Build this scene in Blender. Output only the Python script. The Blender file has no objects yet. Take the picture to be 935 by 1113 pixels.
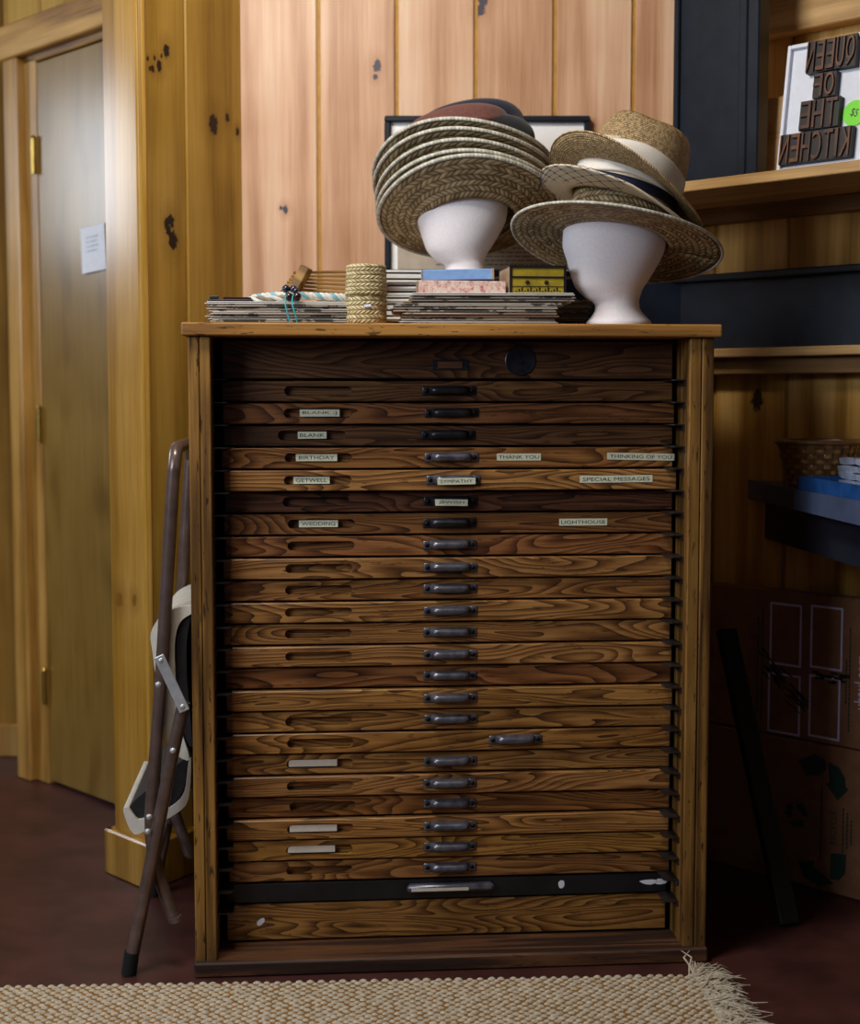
import bpy, bmesh, math, random
from mathutils import Vector, Matrix, Euler
random.seed(7)
R = math.radians
PI = math.pi
S = bpy.context.scene
C = S.collection

# ------------------------------------------------------------------ camera, world, lights, exposure
cam_d = bpy.data.cameras.new('camera')
cam = bpy.data.objects.new('camera', cam_d)
C.objects.link(cam)
cam.location = (0, -2.811, 1.0986)
cam.rotation_euler = (PI / 2 - 0.07666, 0, 0)
cam_d.sensor_fit = 'HORIZONTAL'
cam_d.sensor_width = 36
cam_d.lens = 36 * 1627.5 / 935
cam_d.clip_start = 0.05
cam_d.dof.use_dof = True
cam_d.dof.focus_distance = 2.86
cam_d.dof.aperture_fstop = 3.4
S.camera = cam

S.view_settings.view_transform = 'Standard'
S.view_settings.look = 'None'
S.view_settings.gamma = 1
S.view_settings.use_curve_mapping = False
S.view_settings.exposure = 0.0

w = bpy.data.worlds.new('world')
S.world = w
w.use_nodes = True
w.node_tree.nodes['Background'].inputs[0].default_value = (0.62, 0.72, 1.0, 1)
w.node_tree.nodes['Background'].inputs[1].default_value = 0.06


def area(name, loc, target, sx, sy, power, col):
    l = bpy.data.lights.new(name, 'AREA')
    l.shape = 'RECTANGLE'
    l.size = sx
    l.size_y = sy
    l.energy = power
    l.color = col
    o = bpy.data.objects.new(name, l)
    C.objects.link(o)
    o.location = loc
    d = Vector(target) - Vector(loc)
    o.rotation_euler = d.to_track_quat('-Z', 'Y').to_euler()
    return o


# ceiling lamp over the cabinet, daylight windows to the left
area('ceiling_lamp', (-0.48, -0.56, 2.52), (-0.15, 0.25, 1.3), 0.5, 0.35, 24, (1.0, 0.94, 0.86))
area('window_light_front', (-2.3, -2.3, 2.1), (0.1, 0.5, 1.3), 1.4, 1.2, 58, (0.82, 0.9, 1.0))
area('window_light_hall', (-3.3, 1.5, 2.0), (-0.8, 0.8, 1.75), 1.4, 0.6, 24, (0.85, 0.92, 1.0))


# ------------------------------------------------------------------ helpers
def lin(h):
    h = h.lstrip('#')
    out = []
    for i in (0, 2, 4):
        c = int(h[i:i + 2], 16) / 255
        out.append(c / 12.92 if c <= 0.04045 else ((c + 0.055) / 1.055) ** 2.4)
    return (out[0], out[1], out[2], 1)


class MB:
    def __init__(s):
        s.v = []; s.f = []; s.m = []; s.uv = {}

    def add(s, verts, faces, m=0, mat=None):
        k = len(s.v)
        for p in verts:
            p = Vector(p)
            s.v.append(mat @ p if mat else p)
        for f in faces:
            s.f.append([i + k for i in f]); s.m.append(m)
        return s

    def box(s, x0, x1, y0, y1, z0, z1, m=0, mat=None):
        v = [(x0, y0, z0), (x1, y0, z0), (x1, y1, z0), (x0, y1, z0), (x0, y0, z1), (x1, y0, z1), (x1, y1, z1), (x0, y1, z1)]
        f = [(0, 3, 2, 1), (4, 5, 6, 7), (0, 1, 5, 4), (1, 2, 6, 5), (2, 3, 7, 6), (3, 0, 4, 7)]
        return s.add(v, f, m, mat)

    def bev(s, x0, x1, y0, y1, z0, z1, b=0.003, m=0, mat=None, seg=1):
        bm = bmesh.new()
        bmesh.ops.create_cube(bm, size=1)
        for v in bm.verts:
            v.co = Vector(((x0 + x1) / 2 + v.co.x * (x1 - x0), (y0 + y1) / 2 + v.co.y * (y1 - y0), (z0 + z1) / 2 + v.co.z * (z1 - z0)))
        bmesh.ops.bevel(bm, geom=bm.edges[:], offset=b, segments=seg, affect='EDGES', profile=0.5)
        bm.verts.index_update()
        vs = [v.co.copy() for v in bm.verts]
        fs = [[v.index for v in f.verts] for f in bm.faces]
        bm.free()
        return s.add(vs, fs, m, mat)

    def tube(s, path, r, n=10, m=0, caps=True, closed=False, flat=1.0):
        P = [Vector(p) for p in path]
        k = len(P)
        rr = r if isinstance(r, (list, tuple)) else [r] * k
        T = []
        for i in range(k):
            if closed:
                t = P[(i + 1) % k] - P[i - 1]
            else:
                t = P[min(i + 1, k - 1)] - P[max(i - 1, 0)]
            T.append(t.normalized())
        up = Vector((0, 0, 1)) if abs(T[0].z) < 0.9 else Vector((0, 1, 0))
        nrm = (up - T[0] * up.dot(T[0])).normalized()
        base = len(s.v)
        for i in range(k):
            nrm = (nrm - T[i] * nrm.dot(T[i])).normalized()
            b = T[i].cross(nrm)
            for j in range(n):
                a = 2 * PI * j / n
                s.v.append(P[i] + (nrm * math.cos(a) * flat + b * math.sin(a)) * rr[i])
        segs = k if closed else k - 1
        for i in range(segs):
            for j in range(n):
                a = base + i * n + j; b2 = base + i * n + (j + 1) % n
                c = base + ((i + 1) % k) * n + (j + 1) % n; d = base + ((i + 1) % k) * n + j
                s.f.append([a, d, c, b2]); s.m.append(m)
        if caps and not closed:
            s.f.append([base + j for j in range(n)]); s.m.append(m)
            s.f.append([base + (k - 1) * n + j for j in reversed(range(n))]); s.m.append(m)
        return s

    def loft(s, rings, m=0, caps=True):
        base = len(s.v); n = len(rings[0])
        for r_ in rings:
            for p in r_:
                s.v.append(Vector(p))
        for i in range(len(rings) - 1):
            for j in range(n):
                s.f.append([base + i * n + j, base + i * n + (j + 1) % n, base + (i + 1) * n + (j + 1) % n, base + (i + 1) * n + j]); s.m.append(m)
        if caps:
            s.f.append([base + j for j in reversed(range(n))]); s.m.append(m)
            s.f.append([base + (len(rings) - 1) * n + j for j in range(n)]); s.m.append(m)
        return s

    def lathe(s, prof, n=32, m=0, c=(0, 0, 0), caps=True):
        rings = [[(c[0] + r * math.cos(2 * PI * j / n), c[1] + r * math.sin(2 * PI * j / n), c[2] + z) for j in range(n)] for r, z in prof]
        return s.loft(rings, m, caps)

    def prism(s, poly, y0, y1, m=0, mat=None):
        # polygon in x,z; extruded along y
        n = len(poly)
        v = [(p[0], y0, p[1]) for p in poly] + [(p[0], y1, p[1]) for p in poly]
        f = [list(range(n)), list(reversed(range(n, 2 * n)))]
        for i in range(n):
            j = (i + 1) % n
            f.append([i, i + n, j + n, j])
        return s.add(v, f, m, mat)

    def mesh(s, name, mats, smooth=None, fix=True):
        me = bpy.data.meshes.new(name)
        me.from_pydata([tuple(v) for v in s.v], [], s.f)
        for mt in (mats if isinstance(mats, (list, tuple)) else [mats]):
            me.materials.append(mt)
        me.polygons.foreach_set('material_index', s.m)
        if fix:
            bm = bmesh.new(); bm.from_mesh(me)
            bmesh.ops.recalc_face_normals(bm, faces=bm.faces[:])
            bm.to_mesh(me); bm.free()
        if smooth is not None:
            me.polygons.foreach_set('use_smooth', [True] * len(me.polygons))
            me.set_sharp_from_angle(angle=R(smooth))
        me.update()
        return me

    def build(s, name, mats, parent=None, loc=(0, 0, 0), rot=(0, 0, 0), smooth=None, fix=True):
        return link(name, s.mesh(name, mats, smooth, fix), parent, loc, rot)


def link(name, data, parent=None, loc=(0, 0, 0), rot=(0, 0, 0)):
    o = bpy.data.objects.new(name, data)
    C.objects.link(o)
    o.location = loc
    o.rotation_euler = rot
    if parent:
        o.parent = parent
    return o


def tag(o, label=None, cat=None, group=None, kind=None):
    if label: o['label'] = label
    if cat: o['category'] = cat
    if group: o['group'] = group
    if kind: o['kind'] = kind
    return o


def thing(name, label, cat, loc=(0, 0, 0), rot=(0, 0, 0), group=None):
    return tag(link(name, None, None, loc, rot), label, cat, group)


def text_geo(txt, width, height, depth=0.0):
    """letters as geometry in x (right), z (up), front at y = 0, centred"""
    cu = bpy.data.curves.new('txt', 'FONT')
    cu.body = txt
    cu.extrude = 0.5 if depth else 0.0
    cu.resolution_u = 3
    o = bpy.data.objects.new('txt', cu)
    C.objects.link(o)
    dg = bpy.context.evaluated_depsgraph_get()
    me = bpy.data.meshes.new_from_object(o.evaluated_get(dg))
    vs = [v.co.copy() for v in me.vertices]
    fs = [list(p.vertices) for p in me.polygons]
    bpy.data.objects.remove(o); bpy.data.curves.remove(cu); bpy.data.meshes.remove(me)
    x0 = min(v.x for v in vs); x1 = max(v.x for v in vs); y0 = min(v.y for v in vs); y1 = max(v.y for v in vs)
    out = []
    for v in vs:
        x = ((v.x - x0) / (x1 - x0) - 0.5) * width
        z = ((v.y - y0) / (y1 - y0) - 0.5) * height
        out.append((x, (0.5 - v.z) * depth if depth else 0.0, z))
    return out, fs


# ------------------------------------------------------------------ materials
class NT:
    def __init__(s, name):
        s.mat = bpy.data.materials.new(name)
        s.mat.use_nodes = True
        s.t = s.mat.node_tree
        s.p = s.t.nodes['Principled BSDF']

    def n(s, typ, **kw):
        nd = s.t.nodes.new(typ)
        for k, v in kw.items():
            setattr(nd, k, v)
        return nd

    def l(s, a, b):
        s.t.links.new(a, b)

    def math(s, op, a, b=None, c=None):
        nd = s.n('ShaderNodeMath', operation=op)
        for i, x in enumerate((a, b, c)):
            if x is None: continue
            if hasattr(x, 'links'): s.l(x, nd.inputs[i])
            else: nd.inputs[i].default_value = x
        return nd.outputs[0]

    def mix(s, fac, a, b, typ='MIX'):
        nd = s.n('ShaderNodeMix', data_type='RGBA', blend_type=typ)
        for i, x in ((0, fac), (6, a), (7, b)):
            if hasattr(x, 'links'): s.l(x, nd.inputs[i])
            else: nd.inputs[i].default_value = x
        return nd.outputs[2]

    def ramp(s, fac, stops):
        nd = s.n('ShaderNodeValToRGB')
        e = nd.color_ramp.elements
        while len(e) < len(stops): e.new(0.5)
        for i, (p, c) in enumerate(stops):
            e[i].position = p; e[i].color = c
        s.l(fac, nd.inputs[0])
        return nd.outputs[0]

    def noise(s, vec, scale, detail=2, rough=0.5, dist=0.0):
        nd = s.n('ShaderNodeTexNoise')
        nd.inputs['Scale'].default_value = scale
        nd.inputs['Detail'].default_value = detail
        nd.inputs['Roughness'].default_value = rough
        nd.inputs['Distortion'].default_value = dist
        s.l(vec, nd.inputs['Vector'])
        return nd.outputs['Fac']

    def vmath(s, op, a, b):
        nd = s.n('ShaderNodeVectorMath', operation=op)
        for i, x in enumerate((a, b)):
            if hasattr(x, 'links'): s.l(x, nd.inputs[i])
            else: nd.inputs[i].default_value = x
        return nd.outputs['Value'] if op in ('LENGTH', 'DISTANCE', 'DOT_PRODUCT') else nd.outputs['Vector']

    def bump(s, h, strength=0.3, dist=0.002):
        nd = s.n('ShaderNodeBump')
        nd.inputs['Strength'].default_value = strength
        nd.inputs['Distance'].default_value = dist
        s.l(h, nd.inputs['Height'])
        s.l(nd.outputs[0], s.p.inputs['Normal'])

    def objco(s, rnd=11.0):
        tc = s.n('ShaderNodeTexCoord')
        if not rnd: return tc.outputs['Object']
        oi = s.n('ShaderNodeObjectInfo')
        r = s.math('MULTIPLY', oi.outputs['Random'], rnd)
        return s.vmath('ADD', tc.outputs['Object'], r)

    def set(s, col=None, rough=0.5, metal=0.0, spec=0.5, coat=0.0, coat_rough=0.2, sheen=0.0):
        if col is not None:
            if hasattr(col, 'links'): s.l(col, s.p.inputs['Base Color'])
            else: s.p.inputs['Base Color'].default_value = col
        if hasattr(rough, 'links'): s.l(rough, s.p.inputs['Roughness'])
        else: s.p.inputs['Roughness'].default_value = rough
        s.p.inputs['Metallic'].default_value = metal
        s.p.inputs['Specular IOR Level'].default_value = spec
        s.p.inputs['Coat Weight'].default_value = coat
        s.p.inputs['Coat Roughness'].default_value = coat_rough
        s.p.inputs['Sheen Weight'].default_value = sheen
        return s.mat


def plain(name, col, rough=0.6, metal=0.0, spec=0.4, var=0.12, scale=40, bump=0.0, sheen=0.0, coat=0.0):
    t = NT(name)
    n = t.noise(t.objco(), scale, 4, 0.6)
    c = lin(col)
    d = tuple(x * (1 - var * 2) for x in c[:3]) + (1,)
    e = tuple(min(1, x * (1 + var)) for x in c[:3]) + (1,)
    cc = t.ramp(n, [(0.3, d), (0.7, e)])
    if bump: t.bump(n, bump, 0.002)
    return t.set(cc, rough, metal, spec, coat=coat, sheen=sheen)


def wood(name, dark, mid, light, axis='x', cross=13.0, along=1.3, rings=7.0, fibre=260.0, rough=0.5, spec=0.4, tint=False,
         knots=(), knotcol='#1c0c06', contrast=1.0, coat=0.0, wear=0.0, rnd=11.0, knot_z=0.7, saw=False):
    t = NT(name)
    co = t.objco(rnd)
    mp = t.n('ShaderNodeMapping')
    t.l(co, mp.inputs['Vector'])
    sc = {'x': (along, cross, cross), 'y': (cross, along, cross), 'z': (cross, cross, along)}[axis]
    mp.inputs['Scale'].default_value = sc
    n1 = t.noise(mp.outputs[0], 1.0, 1.5, 0.45, 0.25)
    ph = t.math('MULTIPLY', n1, rings * 2 * PI)
    sn = t.math('SINE', ph)
    if saw:
        ring = t.math('POWER', t.math('FRACT', t.math('MULTIPLY', n1, rings)), 2.2)
    else:
        ring = t.math('POWER', t.math('MULTIPLY_ADD', sn, 0.5, 0.5), 1.6)
    mp2 = t.n('ShaderNodeMapping')
    t.l(co, mp2.inputs['Vector'])
    a2 = fibre / 28.0
    mp2.inputs['Scale'].default_value = {'x': (a2, fibre, fibre), 'y': (fibre, a2, fibre), 'z': (fibre, fibre, a2)}[axis]
    n2 = t.noise(mp2.outputs[0], 1.0, 3, 0.6)
    n3 = t.noise(co, 5.0, 2, 0.5)
    f = t.math('ADD', t.math('MULTIPLY', ring, 0.5 * contrast), t.math('MULTIPLY', n2, 0.5))
    f = t.math('ADD', f, t.math('MULTIPLY', t.math('SUBTRACT', n3, 0.5), 0.35))
    col = t.ramp(f, [(0.14, lin(light)), (0.42, lin(mid)), (0.78, lin(dark))])
    if tint:
        oi = t.n('ShaderNodeObjectInfo')
        col = t.mix(1.0, col, oi.outputs['Color'], 'MULTIPLY')
    if wear:
        mp4 = t.n('ShaderNodeMapping')
        t.l(co, mp4.inputs['Vector'])
        mp4.inputs['Scale'].default_value = {'x': (22, 150, 150), 'y': (150, 22, 150), 'z': (150, 150, 22)}[axis]
        n4 = t.noise(mp4.outputs[0], 1.0, 3, 0.6)
        m4 = t.math('GREATER_THAN', n4, 0.635)
        col = t.mix(t.math('MULTIPLY', m4, wear), col, lin('#120a06'))
    if knots:
        tc = t.n('ShaderNodeTexCoord')
        acc = None; halo = None
        for kx, ky, kz, kr in knots:
            v = t.vmath('SUBTRACT', tc.outputs['Object'], (kx, ky, kz))
            v = t.vmath('MULTIPLY', v, (1, 1, knot_z))
            d = t.math('DIVIDE', t.vmath('LENGTH', v, (0, 0, 0)), kr)
            d = t.math('ADD', d, t.math('MULTIPLY', t.math('SUBTRACT', t.noise(tc.outputs['Object'], 110, 3, 0.6), 0.5), 1.6))
            k = t.math('SUBTRACT', 1.0, t.math('SMOOTH_MIN', d, 1.0, 0.1))
            k = t.math('MINIMUM', t.math('MULTIPLY', k, 4.0), 1.0)
            h = t.math('MAXIMUM', t.math('SUBTRACT', 1.0, t.math('DIVIDE', d, 3.2)), 0.0)
            acc = k if acc is None else t.math('MAXIMUM', acc, k)
            halo = h if halo is None else t.math('MAXIMUM', halo, h)
        col = t.mix(t.math('MULTIPLY', halo, 0.55), col, lin(dark))
        col = t.mix(acc, col, lin(knotcol))
    t.bump(f, 0.12, 0.0015)
    return t.set(col, rough, 0, spec, coat=coat, coat_rough=0.25)


def weave(name, dark, light, M=90, row=0.011, rough=0.6, bump=0.8, skew=0.8):
    """plaited straw: UV u = turn 0..1, v = metres along the profile"""
    t = NT(name)
    uv = t.n('ShaderNodeUVMap')
    sp = t.n('ShaderNodeSeparateXYZ')
    t.l(uv.outputs[0], sp.inputs[0])
    rv = t.math('DIVIDE', sp.outputs[1], row)
    ri = t.math('FLOOR', rv)
    fr = t.math('FRACT', rv)
    sg = t.math('MULTIPLY_ADD', t.math('MODULO', ri, 2.0), 2.0, -1.0)
    a = t.math('ADD', t.math('MULTIPLY', sp.outputs[0], float(M)), t.math('MULTIPLY', t.math('MULTIPLY', sg, fr), skew))
    ai = t.math('FLOOR', a)
    af = t.math('FRACT', a)
    hs = t.math('SINE', t.math('MULTIPLY', af, PI))
    hr = t.math('POWER', t.math('SINE', t.math('MULTIPLY', fr, PI)), 0.6)
    h = t.math('MULTIPLY', t.math('POWER', hs, 0.6), hr)
    cb = t.n('ShaderNodeCombineXYZ')
    t.l(ai, cb.inputs[0]); t.l(ri, cb.inputs[1])
    wn = t.n('ShaderNodeTexWhiteNoise', noise_dimensions='2D')
    t.l(cb.outputs[0], wn.inputs['Vector'])
    f = t.math('ADD', t.math('MULTIPLY', h, 0.75), t.math('MULTIPLY', t.math('SUBTRACT', wn.outputs[0], 0.5), 0.5))
    col = t.ramp(f, [(0.1, lin(dark)), (0.85, lin(light))])
    t.bump(h, bump, 0.003)
    return t.set(col, rough, 0, 0.35)


def paper_print(name, base, ink, thr=0.56, scale=14):
    t = NT(name)
    co = t.objco(23.0)
    n = t.noise(co, scale, 5, 0.75)
    m = t.math('MULTIPLY', t.math('GREATER_THAN', n, thr), 0.85)
    return t.set(t.mix(m, lin(base), lin(ink)), 0.7, 0, 0.3)


M = {}
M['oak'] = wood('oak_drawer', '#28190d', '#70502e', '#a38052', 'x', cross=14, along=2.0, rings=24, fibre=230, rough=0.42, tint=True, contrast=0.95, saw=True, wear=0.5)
M['oak_side'] = wood('oak_side', '#261708', '#6e4c22', '#9c7236', 'z', cross=30, along=1.0, rings=3, fibre=240, rough=0.42, wear=0.8, contrast=0.7)
M['oak_top'] = wood('oak_top', '#38200c', '#9a6a30', '#c08a45', 'x', cross=25, along=1.0, rings=3, fibre=240, rough=0.5, wear=0.7, contrast=0.6)
M['oak_base'] = wood('oak_base', '#140b07', '#3a2215', '#6d4527', 'x', cross=25, along=1.2, rings=3, fibre=330, rough=0.6, wear=0.6, contrast=0.7)
M['inside'] = plain('cabinet_inside', '#2a1a10', 0.7)
M['iron'] = plain('cast_iron', '#70707c', 0.28, 0.6, 0.5, 0.25, 60, 0.15)
M['iron_dark'] = plain('dark_iron', '#3a3a42', 0.36, 0.7, 0.5, 0.25, 60, 0.15)
M['screw'] = plain('screw_head', '#1d1c1f', 0.45, 0.7, 0.5)
M['runner'] = plain('runner_steel', '#3a3230', 0.45, 0.5, 0.4, 0.3, 30)
M['tape'] = plain('label_tape', '#d5d6bd', 0.55, var=0.05)
M['ink'] = plain('label_ink', '#3b423f', 0.7, var=0.05)
M['card'] = plain('blank_card', '#cfc3b4', 0.7, var=0.06)
M['chip'] = plain('paint_chip', '#dcdce2', 0.7, var=0.03)
M['black_drawer'] = plain('black_drawer_paint', '#17161a', 0.45, var=0.3, scale=18, bump=0.1)
M['floor'] = plain('floor_paint', '#4b2a26', 0.42, var=0.22, scale=9, bump=0.05)
M['groove'] = plain('wall_groove', '#b88a3a', 0.6, var=0.1)
M['ceiling'] = plain('ceiling_paint', '#c9b79a', 0.8)

# ------------------------------------------------------------------ the room
YB = 0.78          # back wall face
ZC = 2.6
K2 = Vector((-0.628, 0.478))
K1 = Vector((-0.445, 0.78))
C1 = Vector((0.606, 0.78))
A_L = R(58.8)      # stub wall direction
A_D = R(-47)       # door wall direction
A_R = R(-46)       # right wall direction

back_knots = [(-0.124, 0, 1.874, .011), (-0.129, 0, 1.85, .006), (0.118, 0, 2.005, .012), (0.124, 0, 2.025, .012), (-0.343, 0, 1.541, .007), (-0.353, 0, 1.545, .004)]
cl, sl = math.cos(A_L), math.sin(A_L)


def stub(t, z, r): return (t, 0, z, r)


stub_knots = [stub(.091, 1.859, .011), stub(.052, 1.836, .004), stub(.066, 1.821, .010), stub(.036, 1.81, .004), stub(.075, 1.845, .004), stub(.03, 1.83, .004), stub(.045, 1.812, .006),
              stub(.099, 1.49, .012), stub(.085, 1.482, .010), stub(.09, 1.468, .010), stub(.105, 1.448, .016), stub(.25, 1.724, .018), stub(.301, 1.747, .008), stub(.338, 1.721, .007)]
cr, sr = math.cos(A_R), math.sin(A_R)
right_knots = [(.207, 0, 1.091, .018)]
post_knots = [(K2.x - math.cos(A_D) * .112, K2.y - math.sin(A_D) * .112, 0.64, .014), (K2.x - math.cos(A_D) * .05, K2.y - math.sin(A_D) * .05, 0.645, .010)]
M['pine_back'] = wood('pine_back_wall', '#a4734d', '#d4a886', '#e6c5a6', 'z', cross=7, along=0.45, rings=2.4, fibre=90, rough=0.42, knots=back_knots, knotcol='#4a4450', contrast=0.7)
M['pine_left'] = wood('pine_stub_wall', '#6c480c', '#a47e2e', '#bc9544', 'z', cross=7, along=0.4, rings=2.2, fibre=90, rough=0.36, knots=stub_knots, contrast=0.55)
M['pine_right'] = wood('pine_right_wall', '#7d5418', '#bf8f42', '#dcb069', 'z', cross=10, along=0.5, rings=3.0, fibre=120, rough=0.42, knots=right_knots, contrast=0.7)
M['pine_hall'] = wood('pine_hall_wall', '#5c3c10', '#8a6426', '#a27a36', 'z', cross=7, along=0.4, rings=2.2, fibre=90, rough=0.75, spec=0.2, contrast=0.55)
M['pine_post'] = wood('pine_post', '#6e480e', '#9c7122', '#b48a40', 'z', cross=12, along=0.5, rings=2.0, fibre=130, rough=0.28, knots=post_knots, knotcol='#7d5416', contrast=0.6, coat=0.5)
M['pine_trim'] = wood('pine_trim', '#6e4a18', '#a97d3a', '#c99c56', 'z', cross=14, along=0.6, rings=2.4, fibre=160, rough=0.32, contrast=0.6, coat=0.2)
M['pine_header'] = wood('pine_header', '#5b3218', '#a97d3a', '#c99c56', 'x', cross=14, along=0.6, rings=2.4, fibre=160, rough=0.4, contrast=0.8)
M['door'] = wood('birch_door', '#543c12', '#785a20', '#8f7034', 'z', cross=7, along=2.6, rings=1.6, fibre=90, rough=0.34, contrast=0.8, coat=0.6)
M['brass'] = plain('brass', '#b59a50', 0.3, 0.9, 0.5)
M['shelf_wood'] = wood('shelf_wood', '#8a6332', '#c29a63', '#d6b27d', 'x', cross=18, along=1.0, rings=2.2, fibre=220, rough=0.5, contrast=0.6)
M['shelf_wood_dark'] = wood('dark_shelf_wood', '#4d3215', '#7d592e', '#95703d', 'x', cross=18, along=1.0, rings=2.2, fibre=220, rough=0.55, contrast=0.6)
M['black_wood'] = plain('black_painted_wood', '#131b27', 0.38, var=0.18, scale=25, bump=0.06)
M['blue_paint'] = plain('slate_blue_paint', '#4a5672', 0.4, var=0.12, scale=14)
M['navy_paint'] = plain('dark_apron_paint', '#20222e', 0.45, var=0.15, scale=14)


def structure(o, label=None, cat=None):
    return tag(o, label, cat, kind='structure')


# floor and ceiling
o = MB().box(-4, 3, -5, 3, -0.05, 0).build('floor', M['floor'])
structure(o, 'dark red-brown painted floor', 'floor')
o = MB().box(-4, 3, -3.2, 3, ZC, ZC + 0.05).build('ceiling', M['ceiling'])
structure(o, 'plain ceiling above the frame', 'ceiling')


def board_wall(name, label, o2, ang, cuts, mat, z0=0.0, z1=ZC, gap=0.009, thick=0.006, slab=0.06, ext=0.0):
    """backing slab plus one board per piece; meshes are in world coordinates"""
    root = MB().box(cuts[0] - ext, cuts[-1] + ext, thick, thick + slab, z0, z1).build(name, M['groove'], None, (o2.x, o2.y, 0), (0, 0, ang))
    structure(root, label, 'wall')
    for a, b in zip(cuts[:-1], cuts[1:]):
        c = 0.003
        x0, x1 = (a - 0.03 if a == cuts[0] else a + gap / 2), (b + 0.03 if b == cuts[-1] else b - gap / 2)
        ring = [(x0, thick), (x0, c), (x0 + c, 0), (x1 - c, 0), (x1, c), (x1, thick)]
        mb = MB()
        vs = [(x, y, z0) for x, y in ring] + [(x, y, z1) for x, y in ring]
        n = len(ring)
        fs = [list(range(n)), list(range(n, 2 * n))] + [[i, (i + 1) % n, (i + 1) % n + n, i + n] for i in range(n)]
        mb.add(vs, fs)
        mb.build('wall_board', mat, root)
    return root


# back wall: board joints measured from the left corner
xb = [K1.x, -0.262, -0.078, 0.108, 0.2935, 0.479, C1.x]
board_wall('wall_back', 'back wall of pale knotty pine boards', Vector((0, YB)), 0.0, xb, M['pine_back'])
# right wall, 46 degrees towards the viewer
board_wall('wall_right', 'angled right wall of knotty pine boards behind the shelves', C1, A_R,
           [0.0, 0.089, 0.285, 0.479, 0.673, 0.867, 1.06, 1.25, 1.44, 1.63, 1.82, 2.0], M['pine_right'])
# stub wall left of the cabinet
board_wall('wall_left', 'narrow amber pine wall beside the cabinet with dark knots', K2, A_L, [0.034, 0.153, 0.353], M['pine_left'], gap=0.006, slab=0.05)

# post at the end of the stub wall (door side) and its baseboard
T = Matrix.Translation((K2.x, K2.y, 0)) @ Matrix.Rotation(A_D, 4, 'Z')
mb = MB()
rad = 0.016
ring = [(-0.145, 0.0)] + [(-rad + rad * math.sin(a), rad - rad * math.cos(a)) for a in [PI / 2 * i / 6 for i in range(7)]] + [(-0.012, 0.03), (-0.05, 0.06), (-0.105, 0.28), (-0.145, 0.28)]
n = len(ring)
mb.add([(x, y, 0) for x, y in ring] + [(x, y, ZC) for x, y in ring], [list(range(n)), list(range(n, 2 * n))] + [[i, (i + 1) % n, (i + 1) % n + n, i + n] for i in range(n)], 0, T)
o = mb.build('trim_1', M['pine_post'], smooth=30)
structure(o, 'glossy pine corner post beside the door', 'post')

mb = MB()
mb.bev(-0.165, 0.02, -0.02, 0.0, 0, 0.105, 0.004, mat=T)
mb.bev(-0.165, -0.145, -0.02, 0.2, 0, 0.105, 0.004, mat=T)
o = mb.build('baseboard_left', M['pine_post'])
structure(o, 'pine baseboard around the foot of the corner post', 'baseboard')
T2 = Matrix.Translation((K2.x, K2.y, 0)) @ Matrix.Rotation(A_L, 4, 'Z')
o = MB().bev(-0.02, 0.34, -0.02, 0.0, 0, 0.105, 0.004, mat=T2).build('baseboard_stub', M['pine_post'])
structure(o, 'pine baseboard along the stub wall', 'baseboard')

# door in its frame (local frame: x along the door wall, y into the wall)
dl = 0.283
door = link('door_1', None, None, (K2.x, K2.y, 0), (0, 0, A_D))
structure(door, 'pale birch door standing in a pine frame', 'door')
MB().bev(-0.966, -0.16, dl, dl + 0.04, 0.012, 2.012, 0.002).build('door_leaf', M['door'], door)
MB().bev(-1.105, -1.03, dl - 0.03, dl + 0.06, 0, 2.035, 0.004).build('door_casing', M['pine_trim'], door)
MB().bev(-1.03, -0.97, dl - 0.004, dl + 0.06, 0, 2.03, 0.003).build('door_jamb', M['pine_trim'], door)
MB().bev(-1.03, -0.155, dl - 0.004, dl + 0.06, 2.016, 2.05, 0.003).build('door_stop', M['pine_header'], door)
MB().bev(-1.115, -0.155, dl - 0.035, dl + 0.06, 2.035, 2.128, 0.004).build('door_header', M['pine_header'], door)
hm = None
for z in (1.76, 1.02, 0.28):
    if hm is None:
        mb = MB()
        mb.box(-0.016, 0.0, 0.0, 0.003, -0.04, 0.04)
        mb.tube([(0, -0.005, -0.048), (0, -0.005, 0.048)], 0.007, 10)
        for q in (-0.03, 0, 0.03):
            mb.tube([(-0.012, -0.003, q), (-0.012, 0.0, q)], 0.004, 8)
        mb.tube([(0, -0.005, 0.048), (0, -0.005, 0.056)], [0.008, 0.004], 10)
        hm = mb.mesh('hinge', M['brass'], 40)
    link('hinge', hm, door, (-0.972, dl - 0.006, z))
# wall above the door and the hall wall beyond
board_wall('wall_door', 'pine boards above the door', Vector((K2.x + math.sin(-A_D) * dl, K2.y + math.cos(A_D) * dl)), A_D, [-1.12, -0.94, -0.76, -0.58, -0.40, -0.155], M['pine_left'], z0=2.13)
board_wall('wall_hall', 'dim pine boards of the hall wall left of the door', Vector((0, 1.72)), 0.0, [-2.4, -2.2, -2.0, -1.8, -1.6, -1.4, -1.2], M['pine_hall'])
o = MB().bev(-2.4, -1.21, 1.70, 1.72, 0, 0.10, 0.004).build('baseboard_hall', M['pine_trim'])
structure(o, 'baseboard of the hall wall', 'baseboard')

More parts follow.
